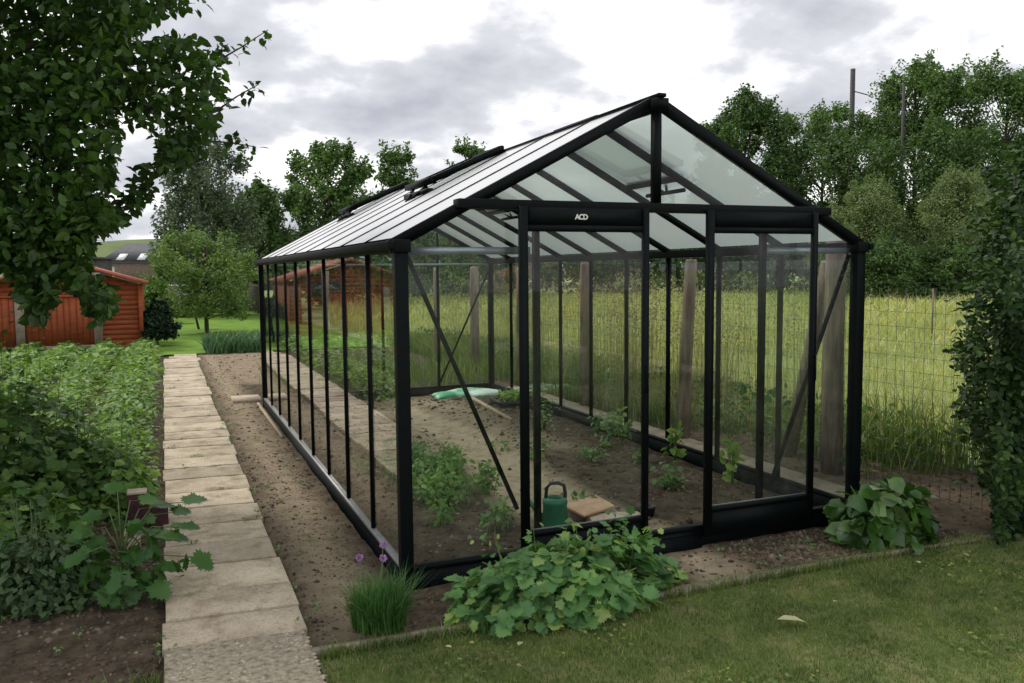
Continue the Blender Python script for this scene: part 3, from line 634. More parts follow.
# left border bushes
mound('leafy_bush','tall dark leafy bush at the left edge in front of the low green crop','bush',(-2.25,2.35),.72,.8,.95,3000,.06,'lobed',M['currant'],shoots=14,up=.5,stems=14)
mound('leafy_bush','dark leafy bush beside the path, in front of the tall bush','bush',(-1.72,2.5),.42,.6,.60,1700,.055,'lobed',M['currant'],shoots=8,up=.5,stems=10)
mound('leafy_bush','low dark bush at the near left edge, behind the grey green plant','bush',(-2.15,1.15),.6,.5,.55,1900,.06,'lobed',M['currant'],shoots=6,up=.5,stems=10)
mound('leafy_bush','small bright green bush right behind the maroon bricks beside the path','bush',(-1.48,2.25),.24,.34,.40,620,.055,'lobed',M['potato'],shoots=6,up=.5,stems=8)
mound('narrow_leaved_plant','low grey green plant with narrow leaves in the near left border','plant',(-1.78,.62),.36,.3,.36,2600,.055,'dia',M['fine'],rough=.5,shoots=10,up=.35,stems=14)
# young big leaved plant
t=empty('big_leaved_plant',(-1.42,.45,0)); tag(t,'young plant with large lobed leaves leaning over the left edge of the path','plant')
mb=MB(); tips=[(-1.10,.45,.36),(-1.08,.58,.46),(-1.05,.35,.22),(-1.30,.35,.16),(-1.35,.3,.13),(-1.52,.4,.22),(-1.3,.55,.5),(-1.22,.62,.44),(-1.22,.42,.34),(-1.4,.3,.2),(-1.25,.3,.12),(-1.5,.52,.45),(-1.18,.5,.3),(-1.58,.35,.3),(-1.42,.6,.55),(-1.28,.42,.27),(-1.33,.5,.34),(-1.48,.45,.33),(-1.14,.62,.40),(-1.36,.38,.28),(-1.45,.33,.13),(-1.22,.36,.2),(-1.55,.5,.38)]
mb.tube([(-1.42,.45,-.03),(-1.40,.44,.2),(-1.36,.47,.42)],[.011,.009,.005],6)
for q in tips: mb.tube([(-1.40,.44,.12+.5*max(0,q[2]-.12)),((q[0]-1.40)/2,(q[1]+.45)/2,q[2]+.02),q],[.004,.003,.002],5)
mb.build('stem',M['stem'],t)
P=np.array(tips); out=norm(P-np.array([-1.4,.45,.25])); nn=norm(out*.25+np.array([.0,-.35,.8])+rdir(len(P))*.25); d=out*np.array([1,1,0])+np.array([0,0,-.55]); d=d-nn*np.sum(d*nn,1,keepdims=True)
foliage('leaves',[leaves(P,d,nn,RNG.uniform(.085,.13,len(P)),'lobed'),leafset(np.repeat(P,4,0)*.75+np.array([-1.4,.45,.25])*.25+RNG.normal(size=(4*len(P),3))*.04-np.array([.03,.06,.06]),.065,'lobed',.6,.3)],M['lobed'],t)
# bricks by the path
for (x,y,z,w,dp,h,m,lab) in [(-1.36,1.86,0,.13,.11,.23,'maroon','dark maroon brick standing on end beside the path, half hidden by leaves'),
                              (-1.225,1.80,0,.10,.12,.15,'maroon','shorter dark maroon brick standing right at the path edge'),
                              (-1.365,1.855,.232,.125,.10,.022,'palestone','pale stone piece lying on top of the upright maroon brick'),
                              (-1.38,1.25,0,.09,.05,.16,'palestone','upright pale stone marker below the maroon bricks')]:
    o=MB().box(x-w/2,y-dp/2,z,x+w/2,y+dp/2,z+h).build('brick' if m=='maroon' else 'stone',M[m],origin=(x,y,z),bevel=.006); tag(o,lab,'brick' if m=='maroon' else 'stone')
# potato crop
def crop():
    parts=[]
    for (y0,y1,n,sz,sh) in ((2.6,6,24000,.07,'oval'),(6,10.5,20000,.085,'oval'),(10.5,16.4,18000,.12,'dia')):
        xy=scatter(n,-6.8,-1.28,y0,y1); rows=.5+.5*np.cos((xy[:,0]+1.62)*2*math.pi/.72)
        keep=RNG.uniform(0,1,n)<(.25+.75*rows); xy=xy[keep]; rows=rows[keep]
        top=.12+.15*rows+.11*(fbm(xy[:,0]*1.4,xy[:,1]*1.4,3,3)-.4)+.08*(fbm(xy[:,0]*5,xy[:,1]*5,2,8)-.4)
        zz=top*(1-RNG.uniform(0,1,len(xy))**2*.75)
        parts.append(leafset(np.column_stack([xy,zz]),sz,sh,.85))
    return foliage('leafy_crop',parts,M['potato'])
tag(crop(),'low bed of leafy green crop plants filling the plot left of the path','crop',kind='stuff')
n=1500; xy=scatter(n,-.35,1.6,14.5,16.2); o=foliage('upright_crop',[blades(np.column_stack([xy,np.zeros(n)]),RNG.uniform(.25,.5,n),np.full(n,.035),.6,.6)],M['leek']); tag(o,'strip of upright bluish green crop leaves beyond the end of the path','crop',kind='stuff')
# fallen leaves
for x,y,sz,rz,lab in ((1.50,-1.16,.135,-.5,'large pale curled leaf fallen on the lawn right of the lobed plant'),(.26,-.93,.05,.8,'small pale leaf on the lawn right under the lobed plant'),(1.9,-1.1,.035,.2,'tiny pale leaf on the lawn to the right of the large fallen leaf'),(2.75,-.86,.045,1.2,'small whitish leaf on the lawn below the glossy clump'),(-.02,-.83,.04,2.2,'small whitish leaf on the lawn beside the kerb near the chives')):
    V,l,tt=leaves(np.array([[0,0,0.]]),np.array([[math.cos(rz),math.sin(rz),.05]]),np.array([[0,.1,1.]]),np.array([sz]),'oval')
    st=np.concatenate([[0],np.cumsum(tt)[:-1]]); o=link('fallen_leaf',raw_mesh('fallen_leaf',V,l,st,tt,M['dryleaf'])); o.location=(x,y,.036)
    tag(o,lab,'leaf','fallen leaves on the lawn')
# lawn blades
n=90000; xy=np.concatenate([scatter(n,-.57,3.6,-2.6,-.63)]); dens=fbm(xy[:,0]*3,xy[:,1]*3,3,31); xy=xy[RNG.uniform(0,1,n)<.35+1.0*dens]
z=.03*(fbm(xy[:,0]*1.5,xy[:,1]*1.5,3,9)-.3)
p=np.column_stack([xy,z]); hh=RNG.uniform(.012,.032,len(p))*(.7+.8*fbm(xy[:,0]*2,xy[:,1]*2,2,41))
extra=scatter(3500,-.57,3.5,-.66,-.62); e=np.column_stack([extra,np.zeros(len(extra))])
nc=700; cxy=np.concatenate([RNG.normal(c,[.12,.08],(70,2)) for c in scatter(10,-.3,3.2,-2.0,-.8)]); ck=cxy[:,1]<-.66; cxy=cxy[ck]; clv=leafset(np.column_stack([cxy,np.full(len(cxy),.024)]),.022,'wide',.9)
o=foliage('lawn_grass',[clv,blades(p,hh,np.full(len(p),.0035),.9,.5),blades(e,RNG.uniform(.025,.085,len(e)),np.full(len(e),.004),.7,.5)],M['blade']); tag(o,'short mown grass blades of the lawn in front of the greenhouse','grass',kind='stuff')
n=400; xy=scatter(n,-1.5,-1.2,-1.2,-.55); o=foliage('grass_tuft',[blades(np.column_stack([xy,np.zeros(n)]),RNG.uniform(.03,.09,n),np.full(n,.005),.7,.5)],M['blade'],origin=(-1.35,-.9,0)); tag(o,'small grass tufts at the left edge of the near path end','grass',kind='stuff')

# ------------------------------------------------------------------ meadow
parts=[]
n=12000; xy=scatter(n,4.0,5.3,.6,15); k=RNG.uniform(0,1,n)<np.clip((xy[:,0]-3.9)/.9,.12,1); xy=xy[k]
clump=np.clip(.1+2.0*(fbm(xy[:,0]*.9,xy[:,1]*.9,3,51)-.12),.2,1.7)
tl=blades(np.column_stack([xy,np.zeros(len(xy))]),RNG.uniform(.28,.62,len(xy))*clump*np.clip((xy[:,0]-3.2)/1.3,.5,1.1),np.full(len(xy),.010),.6,.7)
xy=np.concatenate([scatter(4200,3.62,4.1,3.2,15),scatter(2600,.2,3.6,7.6,9.5),scatter(2500,3.6,4.6,9,15)]); tl2=blades(np.column_stack([xy,np.zeros(len(xy))]),RNG.uniform(.12,.55,len(xy)),np.full(len(xy),.010),.6,.6)
n=5200; xy=scatter(n,3.95,5.3,.9,14); zz=RNG.uniform(.05,1,n)*(.12+.55*fbm(xy[:,0]*2,xy[:,1]*1.5,3,55))
wd=leafset(np.column_stack([xy,zz]),.085,'oval',.5,.3)
o=foliage('tall_grass',[tl,tl2],M['tall']); tag(o,'tall dark green grass growing along the wire fence','grass',kind='stuff')
o=foliage('fence_weeds',[wd],M['currant']); tag(o,'dark leafy weeds at the foot of the tall grass by the wire fence','weeds',kind='stuff')
xy=np.concatenate([scatter(620,4.0,6.2,3,13),RNG.normal([4.5,5.2],[.35,.6],(160,2)),RNG.normal([4.4,3.6],[.25,.4],(90,2))]); n=len(xy); hh=RNG.uniform(.8,1.7,n)
st=blades(np.column_stack([xy,np.zeros(n)]),hh,np.full(n,.007),.22,.3); V=st[0].reshape(-1,5,3); tipp=V[:,4]; 
hd=leaves(np.repeat(tipp,7,0)+RNG.normal(size=(n*7,3))*np.array([.018,.018,.06]),rdir(n*7)*.5+np.array([0,0,-.6]),rdir(n*7),np.full(n*7,.035),'dia')
o=foliage('seed_grass',[st,hd],M['seed']); tag(o,'tall pale grass stalks with seed heads beyond the greenhouse','grass',kind='stuff')
parts=[]
for D0,D1,n,h,w in ((8,16,15000,.34,.012),(16,28,14000,.40,.03),(28,60,15000,.5,.07)):
    D=RNG.uniform(D0,D1,n); px=RNG.uniform(330,1150,n); lat=(px-512)/CF*D
    q=CPOS[None,:2]+D[:,None]*np.array([math.sin(CY),math.cos(CY)])[None]+lat[:,None]*np.array([math.cos(CY),-math.sin(CY)])[None]
    k=(q[:,0]>4.4+.0*q[:,1])|((q[:,1]>11)&(q[:,0]>3.7)); q=q[k]
    cl=.5+fbm(q[:,0]*.35,q[:,1]*.35,3,61)
    parts.append(blades(np.column_stack([q,np.zeros(len(q))-.03]),RNG.uniform(.4,1.15,len(q))*h*cl,np.full(len(q),w),.9,.7))
o=foliage('meadow_grass',parts,M['meadow']); tag(o,'bright yellow green meadow grass across the open field','grass',kind='stuff')

# ------------------------------------------------------------------ wire fence
wf=empty('wire_fence',(3.7,5,0)); tag(wf,'wire mesh fence on rough wooden posts between the garden and the meadow','fence')
fx=lambda y: 3.98-.045*y
posts=[(3.93,1.10,.085,1.95,0),(3.62,2.70,.062,1.80,.08),(3.60,4.92,.058,1.80,0),(3.60,6.95,.055,1.75,.02),(3.60,8.9,.075,1.78,0),(3.6,11.0,.06,1.75,0),(3.6,13.2,.06,1.7,0)]
for x,y,r,h,ln in posts:
    mb=MB(); mb.tube([(x-ln,y,-.1),(x-ln*.5,y+.01,h*.5),(x,y,h-.03),(x,y,h)],[r*1.05,r,r*.95,r*.8],12); mb.build('post',M['oldwood'],wf,smooth=True)
mb=MB(); mb.tube([(4.03,1.75,-.05),(3.98,1.25,1.75)],[.06,.055],10); mb.build('post_brace',M['oldwood'],wf)
mb=MB(); ys=np.arange(-1.8,15,.085); fxm=lambda y: 4.02 if y<2 else 3.72
for y in ys: mb.bar((3.99-.012*(y+2),y,.02),(3.99-.012*(y+2),y,1.55),.0022,.0022)
for z in np.arange(.05,1.6,.11): mb.bar((3.99,-2,z),(3.99-.012*17,15,z),.0024,.0024)
mb.build('wire_mesh',M['wire'],wf)
# small field stake
q=at(933,300,20); st=MB().tube([(q[0],q[1],-.05),(q[0],q[1],1.2)],.022,6).build('field_stake',M['oldwood'],origin=(q[0],q[1],0)); tag(st,'thin dark stake standing out in the meadow near the hedge','stake')

# ------------------------------------------------------------------ hedge on the right
hx,hy=4.95,.15
hd=empty('hedge',(hx,hy,0)); tag(hd,'tall dark clipped hedge at the right edge of the lawn','hedge')
mb=MB()
for k in range(14):
    x=RNG.uniform(4.3,6.3); y=RNG.uniform(-.5,.1); mb.tube([(x,y,-.05),(x+RNG.normal()*.08,y+RNG.normal()*.08,1.2),(x+RNG.normal()*.2,y+RNG.normal()*.15,2.4)],[.035,.022,.008],6)
mb.build('stems',M['bark'],hd)
def hedge_leaves():
    n=62000
    z=RNG.uniform(.02,2.5,n)
    ymid=-.10; half=.66-.12*np.clip(z-1.6,0,2)
    f=RNG.uniform(-1,1,n); f=np.sign(f)*np.abs(f)**.6
    y=ymid+f*half
    left=3.56+1.2*(y+.65)+.05*np.abs(z-1.3)**1.2+np.clip(z-1.2,0,3)*.16
    x=left+ (RNG.uniform(0,1,n)**1.7)*2.7
    lum=fbm(x*2.2+z*1.3,z*2.2+y,3,71)
    bulge=(lum-.42)*.65
    x=x-bulge*(x-left<.5); y=y+bulge*np.sign(f)
    pos=np.column_stack([x,y,z]); out=norm(np.column_stack([np.where(x-left<.35,-1.2,-.1),np.sign(f)*1.0,np.where(z>2.2,1.5,.15)]))
    p1=leafset(pos,.052,'oval',.45,.2,out,.7)
    # loose shoots along the left face
    pp=[]
    for k in range(190):
        zz=RNG.uniform(.3,2.45); yy=ymid+RNG.uniform(-.6,.5); l=3.50+1.2*(yy+.65)+.05*abs(zz-1.3)**1.2+max(0,zz-1.2)*.16; c=np.array([l,yy,zz]); d=np.array([-RNG.uniform(.1,.3),RNG.uniform(-.1,.1),RNG.uniform(-.02,.14)])
        pp.append(c+d*np.linspace(0,1,9)[:,None]+RNG.normal(size=(9,3))*.025)
    pp=np.concatenate(pp); p2=leafset(pp,.06,'oval',.7,.2)
    return [p1,p2]
foliage('leaves',hedge_leaves(),M['hedge'],hd)

# ------------------------------------------------------------------ big tree on the left
def in_poly(x,y,poly):
    c=np.zeros(len(x),bool); n=len(poly); j=n-1
    for i in range(n):
        xi,yi=poly[i];xj,yj=poly[j]
        c^=((yi>y)!=(yj>y))&(x<(xj-xi)*(y-yi)/(yj-yi+1e-12)+xi); j=i
    return c
def near_tree():
    base=np.array([-3.35,2.55,0.]); t=empty('broadleaf_tree',base); tag(t,'large dark broadleaf tree hanging into the picture over the left border','tree')
    # crown regions: outline in the view, each at its own depth range
    regs=[([(-160,-170),(170,-120),(172,5),(150,22),(128,38),(122,80),(120,130),(112,185),(104,228),(60,245),(-160,260)],4.7,6.9,44000,.068),
          ([(120,40),(150,38),(200,38),(226,62),(225,100),(215,125),(190,150),(160,168),(128,130)],4.9,6.2,2300,.07),
          ([(150,150),(205,120),(215,130),(190,165),(160,172),(140,190),(120,200)],5.0,5.9,420,.07),
          ([(-160,230),(105,200),(120,222),(96,238),(80,262),(112,290),(117,302),(100,322),(88,300),(60,282),(45,318),(30,322),(22,300),(8,268),(-160,300)],4.7,5.8,9500,.07),
          ([(100,215),(130,192),(150,182),(152,198),(120,222)],5.1,5.7,220,.066),
          ([(165,-60),(215,-60),(206,4),(180,18),(168,6)],5.0,6.0,300,.07)]
    holes=[((143,150),16),((132,133),7),((12,236),9),((185,70),7),((186,88),6),((163,88),7),((205,47),5),((120,122),5),((214,72),5),((100,190),5),((48,242),0)]
    parts=[]; P=[]
    for poly,d0,d1,n,sz in regs:
        pp=np.array(poly,float); x=RNG.uniform(pp[:,0].min(),pp[:,0].max(),n*3); y=RNG.uniform(pp[:,1].min(),pp[:,1].max(),n*3)
        k=in_poly(x,y,poly); x,y=x[k][:n],y[k][:n]
        D=RNG.uniform(d0,d1,len(x))
        # clumping
        cl=fbm(x/26+D*2,y/20,3,81); k=RNG.uniform(0,1,len(x))<np.clip((cl-.25)*5,.08,1)
        for (hxp,hyp),r in holes:
            if r: k&=np.hypot(x-hxp,(y-hyp))>r
        x,y,D=x[k],y[k],D[k]
        pos=CPOS[None]+D[:,None]*(_fw[None]+RT[None]*((x-512)/CF)[:,None]+UP[None]*((341.5-y)/CF)[:,None])
        parts.append(leafset(pos,sz,'oval',.55,.35)); P.append(pos)
    # the rest of the crown, beyond the frame
    n=9000; u=rdir(n)*(RNG.uniform(0,1,n)**.4)[:,None]; pos=np.array([-3.9,2.9,3.9])+u*np.array([1.9,2.2,2.2])
    cl=fbm(pos[:,0]*1.6+pos[:,1],pos[:,2]*1.6,3,91); pos=pos[cl>.38]; parts.append(leafset(pos,.085,'oval',.55,.35))
    PP=np.concatenate(P)
    # twigs with leaf tips that stick out
    mb=MB(); tw=[]
    for poly,D in (([(150,110),(200,75),(226,56),(240,48),(268,30)],5.5),([(170,120),(215,112),(236,97),(259,84)],5.4),([(150,120),(200,140),(232,143),(256,147)],5.3),([(190,70),(222,58),(222,45)],5.5),([(120,10),(165,4),(176,2)],5.4),([(40,270),(80,285),(114,297)],5.0),([(30,260),(38,300),(40,324)],4.9),([(80,260),(92,300),(98,318)],5.0),([(110,205),(135,195),(152,184)],5.3)):
        q=[at(x,y,D+.1*i) for i,(x,y) in enumerate(poly)]; mb.tube(q,np.linspace(.010,.003,len(q)),5); tw.append(q)
        for a,b in zip(q[:-1],q[1:]):
            m=9 if a is not q[-2] else 16; f=RNG.uniform(0,1,m)[:,None]; pp=a+(b-a)*f+RNG.normal(size=(m,3))*.028; parts.append(leafset(pp,.068,'oval',.6,.3))
    for q0 in PP[RNG.integers(0,len(PP),45)]:
        e=norm((q0-base-np.array([0,0,2.6]))*np.array([1,1,.5])+RNG.normal(size=3)*.5+np.array([0,0,-.3])); q2=q0+e*RNG.uniform(.15,.4); mb.tube([q0-e*.35,q0,q2],[.004,.003,.001],4)
    foliage('crown',parts,M['tree_near'],t)
    for tip in [at(150,110,5.5),at(60,260,5.0),at(120,20,5.6),at(20,120,5.4),at(100,170,5.6),at(160,60,5.6),at(-80,60,6.2)]:
        s=base+np.array([0,0,1.7+RNG.uniform(0,1.0)]); m=(s+tip)/2+np.array([0,0,.25]); mb.tube([s,m,tip],[.05,.028,.008],6)
    mb.tube([base+np.array([0,0,-.1]),base+np.array([.03,.02,1.2]),base+np.array([0,.05,2.6]),base+np.array([-.1,.1,4.6])],[.17,.14,.11,.04],10)
    mb.build('trunk',M['bark'],t)
near_tree()

# ------------------------------------------------------------------ background trees
def tree(name,label,px0,px1,ytop,ybot,D,mat,n=6000,leaf=.3,group=None,style='round',cat='tree',clumps=26,shape='dia',seed=0,trunk=True,gap=1.0):
    c=at((px0+px1)/2,ytop,D); R=(px1-px0)/2/CF*D; ztop=c[2]; zb=max(at((px0+px1)/2,ybot,D)[2],.2)
    base=np.array([c[0],c[1],0.]); t=empty(name,base); tag(t,label,cat,group)
    H=ztop-zb; mb=MB(); tr=.013*ztop+.03
    top=base+np.array([RNG.normal()*R*.06,RNG.normal()*R*.06,zb+H*.9])
    mb.tube([base-np.array([0,0,.2]),base+np.array([RNG.normal()*.1,RNG.normal()*.1,zb+H*.15]),base+(top-base)*.7,top],[tr,tr*.75,tr*.4,tr*.1],8)
    P=[];O=[]
    def prof(h):
        if style=='round': return np.sqrt(np.clip(1-(1.72*h-.80)**2*.97,0,1))
        if style=='tall': return np.clip(1-h,0,1)**.62*np.clip(.62+1.6*h,0,1)
        if style=='tier': return np.clip(1-h,0,1)**.42
        return np.sqrt(np.clip(1-h*h,0,1))
    vz0=min(1.5,max(.55,H/(2*R)))*.8
    seedv=RNG.uniform(0,50)
    def env(a,h): return prof(h)*R*(.74+.5*vnoise(a*1.3+seedv,h*4+seedv,3))
    clumps=int(clumps*1.9)
    for k in range(clumps):
        h=((k+RNG.uniform(0,1))/clumps)**.9*.97
        if style=='tier': h=(int(h*7)+RNG.uniform(.3,.55))/7
        a=RNG.uniform(0,6.28); q=RNG.uniform(.1,1)**.5*float(env(np.array([a]),np.array([h]))[0])
        rr=R*RNG.uniform(.11,.27); vz=vz0 if style!='tier' else .35
        q=max(0,q-rr*.45)
        cc=base+np.array([q*math.cos(a),q*math.sin(a),zb+H*min(h,1-.8*rr*vz/H)])
        m=int(1.5*n/clumps*RNG.uniform(.6,1.4)*(rr/R/.19)**1.4); u=rdir(m); rad_=RNG.uniform(0,1,m)**.5*(.7+.6*fbm(u[:,0]*2+k,u[:,2]*2+5,2,k))
        p=cc+u*(rad_*rr)[:,None]*np.array([1,1,vz]); p[:,2]=np.clip(p[:,2],.1,ztop+.03*H); P.append(p); O.append(u)
        st=base+(top-base)*min(.92,max(.05,(cc[2]-base[2])/max(top[2],.1)*.8)); mb.tube([st,(st+cc)/2+np.array([0,0,.04*H]),cc],[tr*.24,tr*.14,tr*.05],5)
        if q>.3*R or h>.75:
            for _ in range(2):
                e=norm(np.array([math.cos(a)*(1-h*.6),math.sin(a)*(1-h*.6),.5+h])+RNG.normal(size=3)*.35); ln=rr*RNG.uniform(1.0,1.75); mm=max(6,int(m*.07))
                pp=cc+e*(np.linspace(.3,1,mm)*ln)[:,None]+RNG.normal(size=(mm,3))*rr*.10; P.append(pp); O.append(rdir(mm))
    m=int(n*.75*gap); h=RNG.uniform(0,.93,m); a=RNG.uniform(0,6.28,m); q=env(a,h)*RNG.uniform(0,1,m)**.5*.9
    p=base+np.column_stack([q*np.cos(a),q*np.sin(a),zb+H*h]); k=fbm(p[:,0]*2.2/R+p[:,1]*1.1/R,p[:,2]*2.6/R+seedv,3,int(seedv))>.44
    P.append(p[k]); O.append(rdir(int(k.sum())))
    if trunk: mb.build('trunk',M['bark'],t)
    P=np.concatenate(P);O=np.concatenate(O)
    foliage('crown',[leafset(P,leaf*.74,shape,.5,.3,O,.5)],mat,t); return t
G='trees behind the garden'
tree('garden_tree','small bright leaved garden tree on the far lawn, on a thin bare trunk',146,260,232,316,24,M['tree_c'],7000,.13,style='round',clumps=40,gap=.7)
tree('sapling','tiny sapling with pale leaves on the far lawn beside the garden tree',190,208,299,314,26,M['limeleaf'],160,.15,clumps=5)
tree('feathery_tree','feathery silver grey tree rising behind the small garden tree',146,256,140,300,34,M['silver'],9500,.20,G,'round',clumps=36)
tree('dark_tree','dark rounded tree just left of the greenhouse roof',214,312,184,318,40,M['tree_a'],8500,.30,G,'round',clumps=34)
tree('dark_tree','dark broad tree low behind the small garden tree',176,262,196,312,43,M['tree_a'],7000,.28,G,'round',clumps=30)
tree('airy_tree','tall airy tree left of the roof, taller than the dark rounded one',280,376,142,310,44,M['tree_b'],9500,.30,G,'round',clumps=34)
tree('tiered_tree','airy tree in flat tiers with a visible stem above the roof slope',350,442,145,300,47,M['tree_b'],7000,.28,G,'tier',clumps=30)
tree('tiered_tree','airy treetop showing just above the greenhouse roof vent',426,512,138,300,50,M['tree_b'],6500,.28,G,'tier',clumps=30)
GR='trees beyond the meadow'
tree('round_tree','dense dark round tree right behind the greenhouse gable',690,806,94,300,58,M['tree_a'],21000,.33,GR,'round',clumps=44)
tree('tall_tree','airy tree around the dark utility pole',766,880,100,290,62,M['tree_b'],15000,.33,GR,'round',clumps=30)
tree('tall_tree','largest tree to the right of the utility pole',848,990,60,290,60,M['tree_b'],24000,.33,GR,'round',clumps=40)
tree('tall_tree','tall tree at the right edge above the hedge',930,1085,64,290,57,M['tree_b'],19000,.33,GR,'round',clumps=38)
tree('broad_tree','broad dark tree low between the pole and the rounded pale bushes',785,915,128,290,56,M['tree_a'],9000,.33,GR,'round',clumps=34)
tree('broad_tree','broad dark tree behind the right rounded pale bush',875,1020,120,290,55,M['tree_a'],10000,.33,GR,'round',clumps=34)
tree('rounded_bush','rounded pale grey green bush next to the greenhouse right corner',812,924,184,296,47,M['willow'],15000,.17,GR,'dome','bush',34,trunk=True)
tree('rounded_bush','rounded pale grey green bush partly behind the hedge',898,1020,170,296,46,M['willow'],17000,.17,GR,'dome','bush',36)
for a_,b_,l_ in ((838,930,'dark low thicket at the foot of the left rounded pale bush'),(905,1010,'dark low thicket at the foot of the right rounded pale bush')):
    tree('thicket',l_,a_,b_,244,300,44,M['tree_a'],5200,.24,None,'dome','thicket',22)
lab=['behind the rear left glass','behind the left door stile','behind the left sliding door','seen through the gap between the doors','seen through the right sliding door','left of the left rounded pale bush']
for i,(a,b,yt) in enumerate(((360,470,215),(440,560,222),(530,650,210),(620,720,205),(690,800,195),(770,850,205))):
    tree('hedgerow_tree','dark bushy tree of the field edge, '+lab[i],a,b,yt,300,58,M['tree_a'],6000,.36,'dark bushy trees of the field edge','dome',clumps=26)
# bushes left, behind the shed
tree('evergreen_shrub','dense dark rounded shrub at the right end of the orange shed',139,176,302,354,20,M['shrub'],3600,.12,style='dome',cat='shrub',clumps=24)
tree('garden_shrub','loose green shrub behind the shed, left of the white hut',138,172,284,322,31,M['tree_b'],2600,.18,None,'dome','shrub',20)
tree('garden_shrub','brownish low shrub in front of the white hut',150,186,296,318,29,M['tree_a'],1500,.16,None,'dome','shrub',16)
tree('garden_shrub','leafy shrub behind the trunk of the small garden tree',205,262,265,305,44,M['tree_a'],3000,.25,None,'dome','shrub',20)
tree('tall_bush','tall dark green bush between the dark roofed house and the garden tree',150,200,228,312,38,M['tree_a'],5200,.24,G,'tall','bush',26)
tree('garden_shrub','big shrub left of the dark roofed house',30,92,228,292,48,M['tree_b'],4000,.28,None,'dome','shrub',22)
# far wood: one mass
n=30000; lat=RNG.uniform(-110,120,n); dep=RNG.uniform(84,104,n); hmax=6+5*fbm(lat*.09+20,dep*.05,3,101); z=hmax*RNG.uniform(0,1,n)**.7
k=~((lat>-62)&(lat<-18)); lat,dep,z=lat[k],dep[k],z[k]
q=CPOS[None]*np.array([1,1,0])+dep[:,None]*np.array([math.sin(CY),math.cos(CY),0])+lat[:,None]*np.array([math.cos(CY),-math.sin(CY),0]); q[:,2]=z
o=foliage('far_wood',[leafset(q,1.1,'dia',.4,.2)],M['wood_far']); tag(o,'far-off dark wood closing the view behind the meadow trees','wood',kind='stuff')
# utility poles
for px,yt,D,r,lab in ((853,69,66,.19,'tall dark utility pole rising above the trees behind the meadow'),(904,84,57,.10,'thinner dark pole half hidden in the trees right of the utility pole')):
    q=at(px,yt,D); t=empty('utility_pole',(q[0],q[1],0)); tag(t,lab,'pole')
    MB().tube([(q[0],q[1],-.2),(q[0],q[1],q[2])],[r*1.2,r],10).build('pole',M['darkfascia'],t)
    if r>.1:
        a=at(px,91,D); b=at(px+15,95,D); MB().tube([a,b],.04,6).build('bracket',M['darkfascia'],t)

# ------------------------------------------------------------------ orange shed, panel fence
SY=17.0
sh=empty('garden_shed',(-2.1,SY,0)); tag(sh,'orange stained wooden shed with sloping red roof edge at the end of the crop bed','shed')
mb=MB(); xr=-1.64; xl=-4.6
sroof=lambda x: 1.50+(xr-x)*.30 if x>-3.2 else 1.50+(xr+3.2)*.30+(x+3.2)*.30
for k in range(19):
    z0=k*.112; z1=z0+.110
    # each board ends where the roof cuts it
    xa,xb=xl,xr
    while xb>-3.2 and sroof(xb)<z1+.02: xb-=.02
    while xa<-3.2 and sroof(xa)<z1+.02: xa+=.02
    if xb-xa>.2: mb.add([(xa,SY,z0),(xb,SY,z0),(xb,SY+.03,z0),(xa,SY+.03,z0),(xa,SY+.010,z1),(xb,SY+.010,z1),(xb,SY+.05,z1),(xa,SY+.05,z1)],[(0,3,2,1),(4,5,6,7),(0,1,5,4),(1,2,6,5),(2,3,7,6),(3,0,4,7)])
mb.box(xr-.02,SY+.05,0,xr+.02,SY+2.6,1.48); mb.add([(xl,SY+.06,0),(xr,SY+.06,0),(xr,SY+.06,1.48),(-3.2,SY+.06,1.94),(xl,SY+.06,1.5)],[(0,1,2,3,4)])
mb.build('wall',M['orange'],sh)
mb=MB(); mb.bar((xr+.14,SY+1.25,1.50),(-3.2,SY+1.25,2.02),2.9,.06); mb.bar((-3.2,SY+1.25,2.02),(xl-.14,SY+1.25,1.52),2.9,.06); mb.build('roof',M['redroof'],sh)
mb=MB(); mb.box(xr-.06,SY-.025,0,xr+.03,SY-.001,1.47); mb.build('corner_board',M['orange'],sh)
w=MB().box(-2.95,SY-.03,1.12,-2.25,SY-.003,1.5).build('window',M['darkfascia'],sh); MB().box(-2.9,SY-.038,1.16,-2.3,SY-.031,1.46).build('pane',M['winglass'],w)
pf=empty('panel_fence',(-4.5,16.7,0)); tag(pf,'orange wooden panel fence with grey concrete posts left of the shed','fence')
FY=16.7
for x in (-2.53,-4.05,-5.6,-7.15):
    MB().box(x-.085,FY-.06,-.05,x+.085,FY+.06,1.32 if x<-3 else 1.75).build('post',M['conc'],pf)
for a,b in ((-4.05,-2.53),(-5.6,-4.05),(-7.15,-5.6)):
    mb=MB()
    x=a+.09
    while x<b-.1:
        mb.box(x,FY-.015+.008*((int(x*100)//13)%2),.16,x+.122,FY+.012,1.22); x+=.126
    mb.box(a+.087,FY-.03,1.22,b-.087,FY+.03,1.26); mb.build('panel',M['orange'],pf)
    MB().box(a+.087,FY-.02,0,b-.087,FY+.02,.155).build('gravel_board',M['conc'],pf)
# weathered slat fence, far
sf=empty('slat_fence',(2.6,30,0)); tag(sf,'weathered grey vertical board fence along the far lawn','fence')
A=np.array([3.0,24.0]); B=np.array([1.3,50.0]); nl=110; mb=MB()
for k in range(nl):
    q=A+(B-A)*(k+.5)/nl; mb.box(q[0]-.02,q[1]-.095,.05,q[0]+.02,q[1]+.095,1.25+RNG.uniform(-.03,.03))
mb.build('boards',M['greywood'],sf)
mb=MB()
for z in (.4,1.0): mb.bar((A[0]+.05,A[1],z),(B[0]+.05,B[1],z),.04,.08)
mb.build('rails',M['greywood'],sf)
